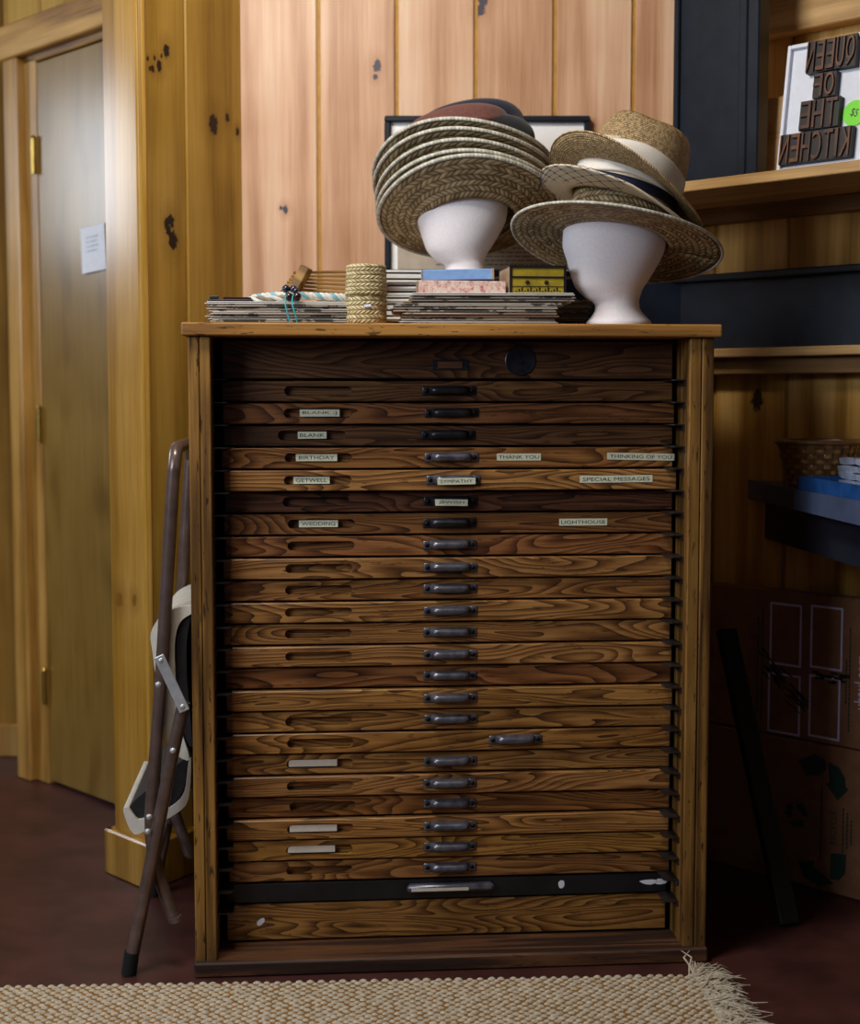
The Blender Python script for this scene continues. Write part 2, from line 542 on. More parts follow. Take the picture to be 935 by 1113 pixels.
# note taped to the door
mb = MB()
for i in range(6):
    u = i / 6
    mb.box(-0.06 + 0.12 * u, -0.06 + 0.12 * (u + 1 / 6), -0.0022 - 0.001 * math.sin(u * 6), -0.0008, -0.06, 0.06)
no = mb.build('paper_note', plain('note_paper', '#e6e9f2', 0.8, var=0.03), None,
              (K2.x + math.cos(A_D) * -0.675 + math.sin(-A_D) * (dl - .003), K2.y + math.sin(A_D) * -0.675 + math.cos(A_D) * (dl - .003), 1.487), (0, R(-3), A_D))
tag(no, 'small white paper note taped to the birch door', 'note')
tm = MB()
for k in range(4):
    tm.box(-0.03, 0.03 - 0.008 * (k % 2), -0.0034, -0.003, 0.03 - k * 0.012, 0.0325 - k * 0.012)
tm.build('handwriting', plain('faint_ink', '#aab4c8', 0.8), no)

# ------------------------------------------------------------------ type cabinet
CAB = thing('type_cabinet', 'tall oak printer\'s type cabinet with many shallow labelled drawers', 'cabinet', (0.0467, 0, 0), (0, 0, 0.0829))
HW = 0.494
# top board with worn front edge
mb = MB()
mb.bev(-HW - 0.011, HW + 0.011, -0.014, 0.57, 1.211, 1.235, 0.003, seg=2)
mb.build('top_board', M['oak_top'], CAB)
for s_, x0, x1 in ((-1, -HW, -0.453), (1, 0.447, HW)):
    mb = MB()
    xm = (x0 + x1) / 2
    mb.bev(x0, xm - 0.0006, 0, 0.55, 0.012, 1.211, 0.002)
    mb.bev(xm + 0.0006, x1, 0.0, 0.55, 0.012, 1.211, 0.002)
    mb.build('side_panel', M['oak_side'], CAB)
MB().box(-0.453, 0.447, 0.53, 0.545, 0.03, 1.211).build('back_panel', M['inside'], CAB)
mb = MB()
mb.bev(-HW - 0.002, HW + 0.002, -0.012, 0.5, 0.0, 0.03, 0.004)
mb.build('base_board', M['oak_base'], CAB)

# handle mesh shared by all drawers
mb = MB()
for s_ in (-1, 1):
    mb.bev(min(s_ * 0.036, s_ * 0.052), max(s_ * 0.036, s_ * 0.052), -0.003, 0.0, -0.0085, 0.0085, 0.0022, seg=2)
    mb.lathe([(0.0045, 0.0), (0.0045, 0.0012), (0.003, 0.0026), (0.0005, 0.003)], 10, 1, (0, 0, 0))
    for i in range(len(mb.v) - 40, len(mb.v)):
        v = mb.v[i]; mb.v[i] = Vector((s_ * 0.0445 + v.x, -0.003 - v.z, v.y))
rings = []
for i in range(13):
    x = -0.038 + 0.076 * i / 12
    e = 1 - min(1, abs(x) / 0.038) ** 8
    pr = 0.006 + 0.011 * e ** 0.5
    sec = []
    for j in range(9):
        a = R(100) - R(165) * j / 8
        sec.append((x, -pr * max(0, math.cos(a)) - 0.001, 0.0005 + (0.0085 + 0.001 * e) * math.sin(a)))
    sec.append((x, -0.001, -0.006)); 
    rings.append(sec)
mb.loft(rings, 0, True)
tv, tf = text_geo('HAMILTON', 0.046, 0.0038, 0.0008)
mb.add(tv, tf, 0, Matrix.Translation((0, -0.0165, -0.0028)) @ Matrix.Rotation(R(-14), 4, 'X'))
handle_mesh = mb.mesh('handle', [M['iron'], M['screw']], 50)
handle_mesh_dark = handle_mesh.copy(); handle_mesh_dark.name = 'handle_dark'
handle_mesh_dark.materials[0] = M['iron_dark']


def stadium(cx, cz, L, h, n=8):
    r = h / 2; pts = []
    for i in range(n + 1):
        a = PI / 2 + PI * i / n
        pts.append((cx - L / 2 + r + r * math.cos(a), cz + r * math.sin(a)))
    for i in range(n + 1):
        a = -PI / 2 + PI * i / n
        pts.append((cx + L / 2 - r + r * math.cos(a), cz + r * math.sin(a)))
    return pts


def drawer_mesh(x0, x1, h, slot=None, depth=0.30):
    """front board (front face at y=0, bottom at z=0) with a routed label slot and the tray behind it"""
    mb = MB()
    c = 0.0018
    outer = [(x0 + c, c), (x1 - c, c), (x1 - c, h - c), (x0 + c, h - c)]
    if slot:
        bm = bmesh.new()
        ov = [bm.verts.new((p[0], 0, p[1])) for p in outer]
        st = stadium(*slot)
        sv = [bm.verts.new((p[0], 0, p[1])) for p in st]
        ed = [bm.edges.new((ov[i], ov[(i + 1) % 4])) for i in range(4)] + [bm.edges.new((sv[i], sv[(i + 1) % len(sv)])) for i in range(len(sv))]
        bmesh.ops.triangle_fill(bm, use_beauty=True, use_dissolve=False, edges=ed, normal=(0, -1, 0))
        bm.verts.index_update()
        mb.add([v.co.copy() for v in bm.verts], [[v.index for v in f.verts] for f in bm.faces])
        bm.free()
        n = len(st)
        st2 = stadium(slot[0], slot[1], slot[2] - 0.003, slot[3] - 0.003)
        mb.add([(p[0], 0, p[1]) for p in st] + [(p[0], 0.014, p[1]) for p in st2],
               [[i, i + n, (i + 1) % n + n, (i + 1) % n] for i in range(n)] + [list(range(n, 2 * n))])
    else:
        mb.add([(p[0], 0, p[1]) for p in outer], [[0, 1, 2, 3]])
    ring1 = [(p[0], 0, p[1]) for p in outer]
    ring2 = [(x0, c, 0), (x1, c, 0), (x1, c, h), (x0, c, h)]
    ring3 = [(x0, 0.016, 0), (x1, 0.016, 0), (x1, 0.016, h), (x0, 0.016, h)]
    fs = []
    for k in range(2):
        for i in range(4):
            j = (i + 1) % 4
            fs.append([k * 4 + i, k * 4 + j, k * 4 + 4 + j, k * 4 + 4 + i])
    fs.append([8, 9, 10, 11])
    mb.add(ring1 + ring2 + ring3, fs)
    # tray behind
    mb.box(x0 + 0.004, x1 - 0.004, 0.016, depth, 0.0, 0.006)
    mb.box(x0 + 0.004, x0 + 0.012, 0.016, depth, 0.006, h - 0.008)
    mb.box(x1 - 0.012, x1 - 0.004, 0.016, depth, 0.006, h - 0.008)
    me = bpy.data.meshes.new('drawer')
    me.from_pydata([tuple(v) for v in mb.v], [], mb.f)
    bm = bmesh.new(); bm.from_mesh(me)
    bmesh.ops.remove_doubles(bm, verts=bm.verts[:], dist=1e-6)
    bmesh.ops.recalc_face_normals(bm, faces=bm.faces[:])
    bm.to_mesh(me); bm.free()
    return me


def label_obj(parent, txt, x0, x1, zc, y, h=0.0135, tilt=0.0, mat='tape', name='label', tw=0.86):
    w = x1 - x0
    mb = MB()
    mb.box(-w / 2, w / 2, -0.0006, 0.0, -h / 2, h / 2)
    if txt:
        tv, tf = text_geo(txt, w * tw, h * 0.5)
        mb.add(tv, tf, 1, Matrix.Translation((0, -0.0009, 0)))
    return mb.build(name, [M[mat], M['ink']], parent, ((x0 + x1) / 2, y, zc), (0, tilt, 0), fix=False)


PITCH = 0.0426
DH = 0.0388
tints = [(.42, .31, .26), (.50, .38, .30), (.78, .54, .45), (.44, .34, .32), (.95, .72, .52), (1.3, 1.1, .85), (.45, .30, .34), (.70, .52, .40), (.85, .60, .50), (1.15, .95, .75),  # stain per drawer, plus the top board's shade mixed into the uppermost tints
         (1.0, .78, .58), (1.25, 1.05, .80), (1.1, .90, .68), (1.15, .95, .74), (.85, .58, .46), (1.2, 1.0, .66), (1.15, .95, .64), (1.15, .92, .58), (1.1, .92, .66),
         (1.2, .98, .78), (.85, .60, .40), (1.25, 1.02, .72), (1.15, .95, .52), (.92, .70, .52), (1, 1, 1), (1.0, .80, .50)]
yf = [.092, .086, .078, .090, .076, .062, .088, .084, .086, .074, .082, .076, .080, .072, .080, .070, .076, .074, .082, .076, .086, .076, .080, .084, .086, .09]
slots = {1: -.2545, 2: -.2555, 3: -.267, 4: -.2545, 5: -.256, 6: -.259, 7: -.2495, 8: -.2505, 9: -.2545, 10: -.2555, 11: -.256, 12: -.2565, 13: -.256, 16: -.257, 17: -.254,
         18: -.255, 19: -.255, 20: -.250, 21: -.255, 22: -.257, 23: -.257}
hx = {1: -.003, 2: .001, 3: -.004, 4: 0.001, 5: .003, 6: 0.0, 7: -.002, 17: .127}
inslot = {2: ('BLANK :]', -.29, -.214), 3: ('BLANK', -.294, -.239), 4: ('BIRTHDAY', -.298, -.219), 5: ('GETWELL', -.303, -.234), 7: ('WEDDING', -.293, -.218),
          18: ('', -.316, -.222), 21: ('', -.315, -.223), 22: ('', -.319, -.227)}
onfront = {4: [('THANK YOU', .089, .175, 0.0), ('THINKING OF YOU', .305, .438, R(1.2))], 5: [('SPECIAL MESSAGES', .249, .392, R(-0.4))], 7: [('LIGHTHOUSE', .213, .308, 0.0)]}
for i in range(26):
    dx = random.uniform(-.003, .003)
    x0, x1 = -0.436 + dx, 0.438 + dx
    if i == 0:
        z0, h = 1.134, 0.072
    elif i == 25:
        z0, h = 0.034, 0.072
    else:
        z0, h = 1.129 - PITCH * (i - 1) - DH, DH
    sl_ = (slots[i] - 0, h / 2 + 0.0005, 0.130, 0.0185) if i in slots else None
    me = drawer_mesh(x0, x1, h, sl_)
    me.materials.append(M['black_drawer'] if i == 24 else M['oak'])
    d = link('top_rail' if i == 0 else 'bottom_rail' if i == 25 else 'drawer', me, CAB, (0, yf[i], z0))
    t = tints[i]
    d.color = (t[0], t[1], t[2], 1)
    if i in (0, 25):
        pass
    elif i == 24:
        mb = MB()
        mb.tube([(-0.083, -0.008, 0), (-0.08, -0.010, 0), (0.08, -0.010, 0), (0.083, -0.008, 0)], [0.006, 0.0085, 0.0085, 0.006], 12)
        mb.box(-0.08, 0.08, -0.006, 0.0, -0.007, 0.007)
        mb.build('handle', M['iron'], d, (0.0, 0, 0.024), smooth=40)
        label_obj(d, '', -0.078, 0.035, 0.0235, -0.0185, 0.006, mat='card')
    else:
        dark = i <= 3 or i in (6, 7)
        link('handle', handle_mesh_dark if dark else handle_mesh, d, (hx.get(i, -.001 + random.uniform(-.001, .001)), 0, h / 2 + 0.001), (0, R(random.uniform(-.6, .6)), 0))
    if i in inslot:
        tx, a, b = inslot[i]
        label_obj(d, tx, a, b, h / 2 + (0.001 if tx else 0.002), 0.004 if tx else 0.0025, 0.0135, 0.0, 'tape' if tx else 'card')
    for tx, a, b, tl in onfront.get(i, []):
        label_obj(d, tx, a, b, h / 2 + 0.001, -0.0006, 0.0135, tl, tw=0.92)
    if i == 5:
        label_obj(d, 'SYMPATHY', -.029, .044, h / 2 - 0.001, -0.0182, 0.0125, R(-1), tw=0.85)
    if i == 6:
        label_obj(d, 'JEWISH', -.031, .032, h / 2 - 0.001, -0.0182, 0.0125, R(1), tw=0.78)
    if i == 24:
        for cx_, w_, h_ in ((.222, .007, .010), (.40, .02, .006), (.424, .014, .007)):
            pts = [(cx_ + w_ * random.uniform(.7, 1.1) * math.cos(a), 0.021 + h_ * random.uniform(.7, 1.1) * math.sin(a)) for a in [2 * PI * k / 9 for k in range(9)]]
            MB().prism(pts, -0.0008, 0.0).build('paint_chip', M['chip'], d)
    if i == 25:
        pts = [(-.373 + .007 * math.cos(a) + .004 * math.sin(a), 0.037 + .009 * math.sin(a) * random.uniform(.8, 1.1)) for a in [2 * PI * k / 9 for k in range(9)]]
        MB().prism(pts, -0.0008, 0.0).build('paint_chip', M['chip'], d)
    if i == 0:
        mb = MB()
        mb.bev(-.035, .035, -0.002, 0, -.010, .010, 0.001)
        mb.bev(-.024, .024, -0.004, -0.002, -.0065, .0065, 0.0008, 1)
        mb.build('label_holder', [M['iron_dark'], M['oak_base']], d, (0.0, 0, 0.026))
        mb = MB()
        mb.lathe([(0.030, 0), (0.030, 0.002), (0.028, 0.003), (0.0255, 0.0022), (0.003, 0.0022)], 36)
        for k in range(len(mb.v)):
            v = mb.v[k]; mb.v[k] = Vector((v.x, -v.z, v.y))
        mb.build('lock_plate', M['iron_dark'], d, (0.136, 0, 0.035), smooth=40)

# runners, one pair under each drawer
rm = {}
for s_ in (-1, 1):
    mb = MB()
    L0, L1 = 0.0, 0.030
    pts = [(L0, 0.0), (L1 - 0.010, 0.0), (L1 - 0.003, 0.003), (L1, 0.011), (L1, 0.10), (L0, 0.10)]
    n = len(pts)
    mb.add([(-s_ * p[0], p[1], 0.0) for p in pts] + [(-s_ * p[0], p[1], 0.0022) for p in pts],
           [list(range(n)), list(range(n, 2 * n))] + [[k, (k + 1) % n, (k + 1) % n + n, k + n] for k in range(n)])
    mb.box(min(0, -s_ * 0.003), max(0, -s_ * 0.003), 0.0, 0.10, -0.010, 0.0)
    rm[s_] = mb.mesh('runner', M['runner'])
for i in range(25):
    z = 1.129 - PITCH * i + 0.0007
    for s_ in (-1, 1):
        link('runner', rm[s_], CAB, (-0.4528 if s_ < 0 else 0.4468, 0.030 + random.uniform(-.003, .003), z), (R(random.uniform(-1, 1)), 0, 0))

# ------------------------------------------------------------------ shelves and things on the right wall (local x along the wall, y into the wall)
RL = (C1.x, C1.y, 0)
RR = (0, 0, A_R)


def rwl(s_, y, z):
    return (C1.x + cr * s_ - sr * y, C1.y + sr * s_ + cr * y, z)


sh = thing('wall_shelf', 'pale wooden shelf on the right wall carrying the white letter sign', 'shelf', RL, RR)
MB().bev(-0.02, 1.2, -0.30, -0.001, 1.533, 1.555, 0.002).build('shelf_board', M['shelf_wood'], sh)
MB().bev(0.0, 1.2, -0.03, -0.001, 1.497, 1.533, 0.002).build('under_strip', M['shelf_wood_dark'], sh)  # darker wooden strip along the underside of the shelf

o = MB().bev(0.20, 1.2, -0.045, -0.001, 1.893, 2.03, 0.003).build('wall_rail', M['shelf_wood'], None, RL, RR)
tag(o, 'wide wooden rail on the right wall above the letter sign', 'rail')

# black framed panel standing on the shelf
bp = thing('shutter_board', 'tall black painted panel with raised edges standing on the upper shelf', 'panel', RL, RR)
MB().bev(0.112, 0.315, -0.19, -0.17, 1.5555, 2.4, 0.002).build('panel_face', M['black_wood'], bp)
MB().bev(0.108, 0.122, -0.20, -0.165, 1.5555, 2.4, 0.002).build('edge_strip', M['black_wood'], bp)
MB().bev(0.278, 0.302, -0.20, -0.165, 1.5555, 2.4, 0.004).build('edge_strip', M['black_wood'], bp)
MB().bev(0.305, 0.334, -0.205, -0.165, 1.5555, 2.4, 0.003).build('edge_strip', M['black_wood'], bp)

# plywood offcut leaning behind the sign
o = MB().bev(0.29, 0.50, -0.004, 0.004, 0, 0.185, 0.0008).build('plywood_sheet', wood('plywood', '#8f6a3a', '#c39a66', '#d2ab78', 'x', cross=9, along=3, rings=3, fibre=150, rough=0.6, contrast=0.5), None, rwl(0, -0.135, 1.5555), (R(-5), 0, A_R))
tag(o, 'small bare plywood sheet leaning behind the letter sign', 'plywood')

# white sign with mirrored wooden type blocks
M['sign_white'] = plain('sign_white', '#d9dde8', 0.5, var=0.03)
M['type_wood'] = wood('type_wood', '#1d0d07', '#4a2917', '#6d4024', 'z', cross=40, along=6, rings=2, fibre=500, rough=0.42, contrast=0.7)
M['type_dark'] = plain('type_ink', '#1a1210', 0.5, var=0.2)
sg = thing('letter_sign', 'white tray with mirrored wooden type blocks spelling queen of the kitchen', 'sign', rwl(0.408, -0.235, 1.556), (R(-8), 0, A_R))
mb = MB()
mb.bev(0, 0.30, -0.002, 0.006, 0, 0.265, 0.001)
mb.build('tray_back', M['sign_white'], sg)
for a, b, c_, d_ in ((0, 0.008, 0, 0.265), (0.292, 0.30, 0, 0.265), (0.008, 0.292, 0.257, 0.265), (0.008, 0.292, 0, 0.008)):
    MB().bev(a, b, -0.012, -0.002, c_, d_, 0.001).build('tray_rim', M['sign_white'], sg)
rows = [('QUEEN', 0.052, 0.164, 0.197, 0.262), ('OF', 0.073, 0.125, 0.143, 0.193), ('THE', 0.048, 0.138, 0.080, 0.140), ('KITCHEN', 0.008, 0.172, 0.014, 0.076)]
for word, a, b, z0, z1 in rows:
    n = len(word)
    ws = [0.5 if ch == 'I' else 1.0 for ch in word]
    tot = sum(ws)
    x = b
    for ch, wt in zip(word, ws):          # reads right to left, each letter mirrored
        wd = (b - a) * wt / tot
        mb = MB()
        mb.box(-wd / 2 + .0002, wd / 2 - .0002, -0.016, 0.0, -(z1 - z0) / 2, (z1 - z0) / 2, 1)
        tv, tf = text_geo(ch, wd * (0.8 if ch != 'I' else 0.5), (z1 - z0) * 0.93, 0.005)
        mb.add([(-p[0], p[1], p[2]) for p in tv], [list(reversed(f)) for f in tf], 0, Matrix.Translation((0, -0.021, 0)))
        mb.build('letter_block', [M['type_wood'], M['type_dark']], sg, (x - wd / 2, -0.002, (z0 + z1) / 2))
        x -= wd
pts = [(0.165 + .026 * math.cos(2 * PI * k / 24), 0.105 + .026 * math.sin(2 * PI * k / 24)) for k in range(24)]
st = MB().prism(pts, -0.0045, -0.0025)
tv, tf = text_geo('$5', 0.016, 0.018)
st.add(tv, tf, 1, Matrix.Translation((0.165, -0.005, 0.105)) @ Matrix.Rotation(R(20), 4, 'Y'))
st.build('price_sticker', [plain('green_sticker', '#7fe23c', 0.6, var=0.03), M['ink']], sg)

# black backsplash band round the corner and the narrow wooden ledge under it
bs = thing('black_backsplash', 'black painted backsplash band running round the corner behind the cabinet', 'backsplash', RL, RR)
MB().bev(0.0, 1.2, -0.035, -0.001, 1.2085, 1.365, 0.002).build('band_panel', M['black_wood'], bs)
MB().bev(-0.005, 1.2, -0.05, -0.001, 1.365, 1.381, 0.003).build('band_lip', M['black_wood'], bs)
ob = MB()
ob.bev(0.0, C1.x + 0.012, YB - 0.035, YB - 0.001, 1.2085, 1.376, 0.002)
Ti = (Matrix.Translation(RL) @ Matrix.Rotation(A_R, 4, 'Z')).inverted()
ob.v = [Ti @ v for v in ob.v]
ob.build('band_return', M['black_wood'], bs)
lg = thing('wood_ledge', 'narrow pale wooden ledge below the black backsplash band', 'ledge', RL, RR)
MB().bev(0.03, 1.2, -0.085, -0.001, 1.188, 1.208, 0.002).build('ledge_board', M['shelf_wood'], lg)
MB().bev(0.03, 1.2, -0.05, -0.001, 1.150, 1.188, 0.002).build('under_strip', M['shelf_wood_dark'], lg)  # darker wooden strip along the underside of the ledge

# slate blue counter that runs towards the viewer
ct = thing('blue_counter', 'slate blue painted counter jutting from the right wall', 'counter')
p0 = Vector(rwl(0.188, -0.001, 0)); p1 = Vector((0.80, -0.35, 0))
p2 = Vector((1.55, -0.35, 0)); p3 = Vector(rwl(1.2, -0.001, 0))


def slab(poly, z0, z1, b=0.0):
    n = len(poly)
    return MB().add([(p[0], p[1], z0) for p in poly] + [(p[0], p[1], z1) for p in poly],
                    [list(range(n)), list(range(n, 2 * n))] + [[k, (k + 1) % n, (k + 1) % n + n, k + n] for k in range(n)])


slab([p0, p1, p2, p3], 0.865, 0.908).build('counter_top', M['blue_paint'], ct)
q0 = Vector(rwl(0.235, -0.001, 0)); q1 = Vector((0.845, -0.33, 0))
slab([q0, q1, q1 + Vector((.022, 0, 0)), q0 + Vector((.03, -.01, 0))], 0.775, 0.865).build('apron', M['navy_paint'], ct)
slab([(1.2, -.3), (1.26, -.3), (1.26, -.24), (1.2, -.24)], 0.0, 0.865).build('leg', M['navy_paint'], ct)

# basket on the counter
M['splint'] = plain('wicker_splint', '#7a5428', 0.45, var=0.25, scale=60, coat=0.3)
M['splint_light'] = plain('wicker_weaver', '#9a7038', 0.38, var=0.25, scale=60, coat=0.4)
bk = thing('wicker_basket', 'small round wicker basket at the back of the blue counter', 'basket', (0.828, 0.375, 0.9085))
hB = 0.098; rB0, rB1 = 0.062, 0.086
mb = MB(); mb.lathe([(rB0 - .004, 0), (rB0 - .004, 0.004), (0.001, 0.004)], 32)
mb.build('basket_floor', M['splint'], bk)
NS = 28
mb = MB()
for k in range(NS):
    a = 2 * PI * k / NS
    da = 0.085
    for (ra, za, rb, zb) in ((rB0, 0.0, rB1, hB - .006),):
        vs = []
        for (rr_, zz) in ((ra, za), (rb, zb)):
            for dr in (0.0015, -0.0015):
                for sgn in (-1, 1):
                    vs.append(((rr_ + dr) * math.cos(a + sgn * da), (rr_ + dr) * math.sin(a + sgn * da), zz))
        mb.add(vs, [(0, 1, 5, 4), (2, 3, 7, 6), (0, 4, 6, 2), (1, 5, 7, 3), (0, 1, 3, 2), (4, 5, 7, 6)])
tag(mb.build('stakes', M['splint'], bk), kind='stuff')
for r_ in range(8):
    z = 0.006 + r_ * 0.0112
    rad_ = rB0 + (rB1 - rB0) * z / hB
    mb = MB()
    nn = NS * 4
    ringA = []
    for j in range(nn):
        a = 2 * PI * j / nn
        off = 0.0032 * math.cos(a * NS / 2 + PI * (r_ % 2))
        ringA.append((a, rad_ + off))
    vs = []; fs = []
    for (a, rr_) in ringA:
        for dr, dz in ((0.001, 0.0), (0.0022, 0.005), (0.001, 0.0098), (-0.001, 0.005)):
            vs.append(((rr_ + dr) * math.cos(a), (rr_ + dr) * math.sin(a), z + dz))
    for j in range(nn):
        for q in range(4):
            fs.append([j * 4 + q, j * 4 + (q + 1) % 4, ((j + 1) % nn) * 4 + (q + 1) % 4, ((j + 1) % nn) * 4 + q])
    mb.add(vs, fs)
    mb.build('weaver', M['splint_light'], bk, smooth=60)
mb = MB()
mb.tube([((rB1 + .002) * math.cos(2 * PI * j / 40), (rB1 + .002) * math.sin(2 * PI * j / 40), hB - 0.003) for j in range(40)], 0.0055, 8, closed=True)
mb.build('rim', M['splint'], bk, smooth=60)
o = MB().bev(-0.05, 0.06, -0.04, 0.04, 0, 0.004, 0.001).build('folded_paper', plain('pale_violet_paper', '#d8d2ea', 0.7, var=0.05), None, (0.835, 0.38, 0.998), (R(4), R(-3), 0.3))
tag(o, 'folded pale paper lying across the wicker basket', 'paper')
MB().box(-.03, .03, -.02, .02, -.088, 0.0).build('paper_bundle', plain('pale_paper', '#c8c4d2', 0.7), o)

# blue tray with bundles of wrapped papers
M['tray_blue'] = plain('tray_blue', '#1d4a86', 0.4, var=0.15)
tr = thing('blue_tray', 'flat blue tray on the counter beside the basket', 'tray', (0.90, 0.16, 0.9085), (0, 0, R(-84)))
# local x runs towards the viewer
MB().bev(-0.13, 0.22, -0.12, 0.12, 0.0, 0.004, 0.001).build('tray_floor', M['tray_blue'], tr)
for a in ((-0.13, 0.22, -0.125, -0.12), (-0.13, 0.22, 0.12, 0.125), (-0.135, -0.13, -0.125, 0.125), (0.22, 0.225, -0.125, 0.125)):
    MB().box(a[0], a[1], a[2], a[3], 0.0, 0.027).build('tray_side', M['tray_blue'], tr)
M['wrap'] = plain('clear_wrap', '#aab4cc', 0.28, var=0.2, scale=30, bump=0.4, coat=0.6)
for r_, (bx, by) in enumerate(((0.86, 0.255), (0.865, 0.15), (0.87, 0.04))):
    for k in range(4):
        mb = MB()
        nx = 6
        rings = []
        for i in range(nx + 1):
            u = i / nx
            th = 0.0055 + 0.002 * math.sin(PI * u)
            rings.append([(-.045 + .09 * u, -.035, -th), (-.045 + .09 * u, .035, -th), (-.045 + .09 * u, .037, th), (-.045 + .09 * u, -.037, th)])
        mb.loft(rings)
        o = mb.build('wrapped_cards', M['wrap'], None, (bx + .03 + random.uniform(-.004, .004), by + random.uniform(-.004, .004), 0.9215 + 0.0155 * k), (R(random.uniform(-2, 2)), R(random.uniform(-2, 2)), R(-84 + random.uniform(-6, 6))), smooth=40)
        tag(o, ['cellophane wrapped card pack, %s, tray pile nearest the basket', 'cellophane wrapped card pack, %s, middle tray pile', 'cellophane wrapped card pack, %s, tray pile farthest from the basket'][r_] % ['lowest', 'second lowest', 'second highest', 'topmost'][k], 'card pack', 'wrapped card packs pile %s' % ('one', 'two', 'three')[r_])

# flattened moving carton leaning on the right wall
M['cardboard'] = plain('cardboard', '#8a5f42', 0.8, var=0.12, scale=22)
M['print_white'] = plain('print_violet_white', '#d6cff4', 0.8, var=0.05)
M['print_green'] = plain('print_dark_green', '#1f3a30', 0.8, var=0.1)
M['print_stain'] = plain('dark_stain', '#141a18', 0.85, var=0.2)
ca = thing('moving_carton', 'flattened cardboard moving carton with printed boxes leaning on the right wall', 'carton', RL, RR)
MB().bev(0.06, 0.66, -0.036, -0.002, 0.334, 0.664, 0.003).build('carton_panel', M['cardboard'], ca)
MB().bev(0.06, 0.66, -0.036, -0.002, 0.001, 0.331, 0.003).build('carton_flap', M['cardboard'], ca)
for x0, x1, z0, z1 in ((.276, .358, .495, .636), (.381, .461, .50, .64), (.274, .358, .339, .476), (.380, .458, .345, .484)):
    mb = MB(); t_ = 0.0045
    for a in ((x0, x1, z1 - t_, z1), (x0, x1, z0, z0 + t_), (x0, x0 + t_, z0 + t_, z1 - t_), (x1 - t_, x1, z0 + t_, z1 - t_)):
        mb.box(a[0], a[1], -0.0367, -0.036, a[2], a[3])
    mb.build('printed_outline', M['print_white'], ca)
for poly in ([(.356, .286), (.398, .306), (.424, .298), (.428, .278), (.412, .262), (.375, .254)], [(.431, .295), (.458, .288), (.474, .266), (.476, .246), (.484, .243), (.457, .213), (.427, .245), (.436, .251)],
             [(.442, .092), (.481, .097), (.479, .053), (.464, .035), (.443, .034)], [(.361, .055), (.403, .065), (.399, .051), (.45, .025), (.414, .01), (.375, .025)]):
    MB().prism(poly, -0.0368, -0.036).build('recycling_arrow', M['print_green'], ca)
mb = MB()
for k in range(3):
    a0 = 2 * PI * k / 3
    mb.prism([(.354 + r_ * math.cos(a0 + a), .161 + r_ * math.sin(a0 + a)) for r_, a in ((.014, 0), (.028, 0), (.030, .5), (.028, 1.0), (.034, 1.1), (.022, 1.6), (.010, 1.1), (.014, 1.0), (.016, .5))], -0.0368, -0.036)
mb.build('recycling_symbol', M['print_green'], ca)


def vtext(txt, s_, z, length, height, mat, rot=-90, name='printed_text'):
    tv, tf = text_geo(txt, length, height)
    mb = MB().add(tv, tf, 0, Matrix.Translation((s_, -0.0366, z)) @ Matrix.Rotation(R(rot), 4, 'Y'))
    return mb.build(name, mat, ca, fix=False)


vtext('uhaul.com', .507, .482, .118, .030, M['print_white'])
vtext('RECYCLE', .447, .15, .075, .015, M['print_green'])
mb = MB()
for s_, z0, z1 in ((.470, .10, .20), (.480, .11, .19), (.490, .12, .175), (.415, .07, .24), (.478, .37, .60), (.470, .43, .53), (.255, .36, .62), (.243, .38, .60)):
    z = z0
    while z < z1:
        L = random.uniform(.004, .010)
        mb.box(s_, s_ + .0035, -0.0366, -0.036, z, min(z + L, z1))
        z += L + .002
tag(mb.build('small_print', M['print_green'], ca), kind='stuff')
mb = MB()
for k in range(34):
    u = random.random()
    cx_ = .262 + .11 * u + random.uniform(-.02, .02); cz_ = .50 - .09 * u + random.uniform(-.018, .018)
    a = R(-38 + random.uniform(-14, 14)); L = random.uniform(.02, .05); w_ = random.uniform(.002, .006)
    mb.add([(-L / 2, -.0369 - k * 1e-5, -w_ / 2), (L / 2, -.0369 - k * 1e-5, -w_ * .2), (L / 2, -.0369 - k * 1e-5, w_ * .3), (-L / 2, -.0369 - k * 1e-5, w_ / 2)], [(0, 1, 2, 3)], 0, Matrix.Translation((cx_, 0, cz_)) @ Matrix.Rotation(-a, 4, 'Y'))
for k in range(14):
    cx_ = .42 + random.uniform(-.035, .04); cz_ = .482 + random.uniform(-.012, .012); L = random.uniform(.01, .03)
    mb.box(cx_, cx_ + L, -.0371, -.0368, cz_, cz_ + .005)
tag(mb.build('paint_smear', M['print_stain'], ca), kind='stuff')

# dark plank leaning between cabinet and carton
pa = Vector((0.745, 0.225, 0.0)); pb = Vector((0.655, 0.47, 0.58))
mb = MB()
mb.bev(-0.022, 0.022, -0.010, 0.010, 0, (pb - pa).length, 0.002)
o = mb.build('dark_plank', plain('plank_black', '#0c0b0b', 0.7), None, pa + Vector((0, 0, .006)))
o.rotation_euler = (pb - pa).to_track_quat('Z', 'Y').to_euler()
tag(o, 'black plank leaning in the shadow between cabinet and carton', 'plank')

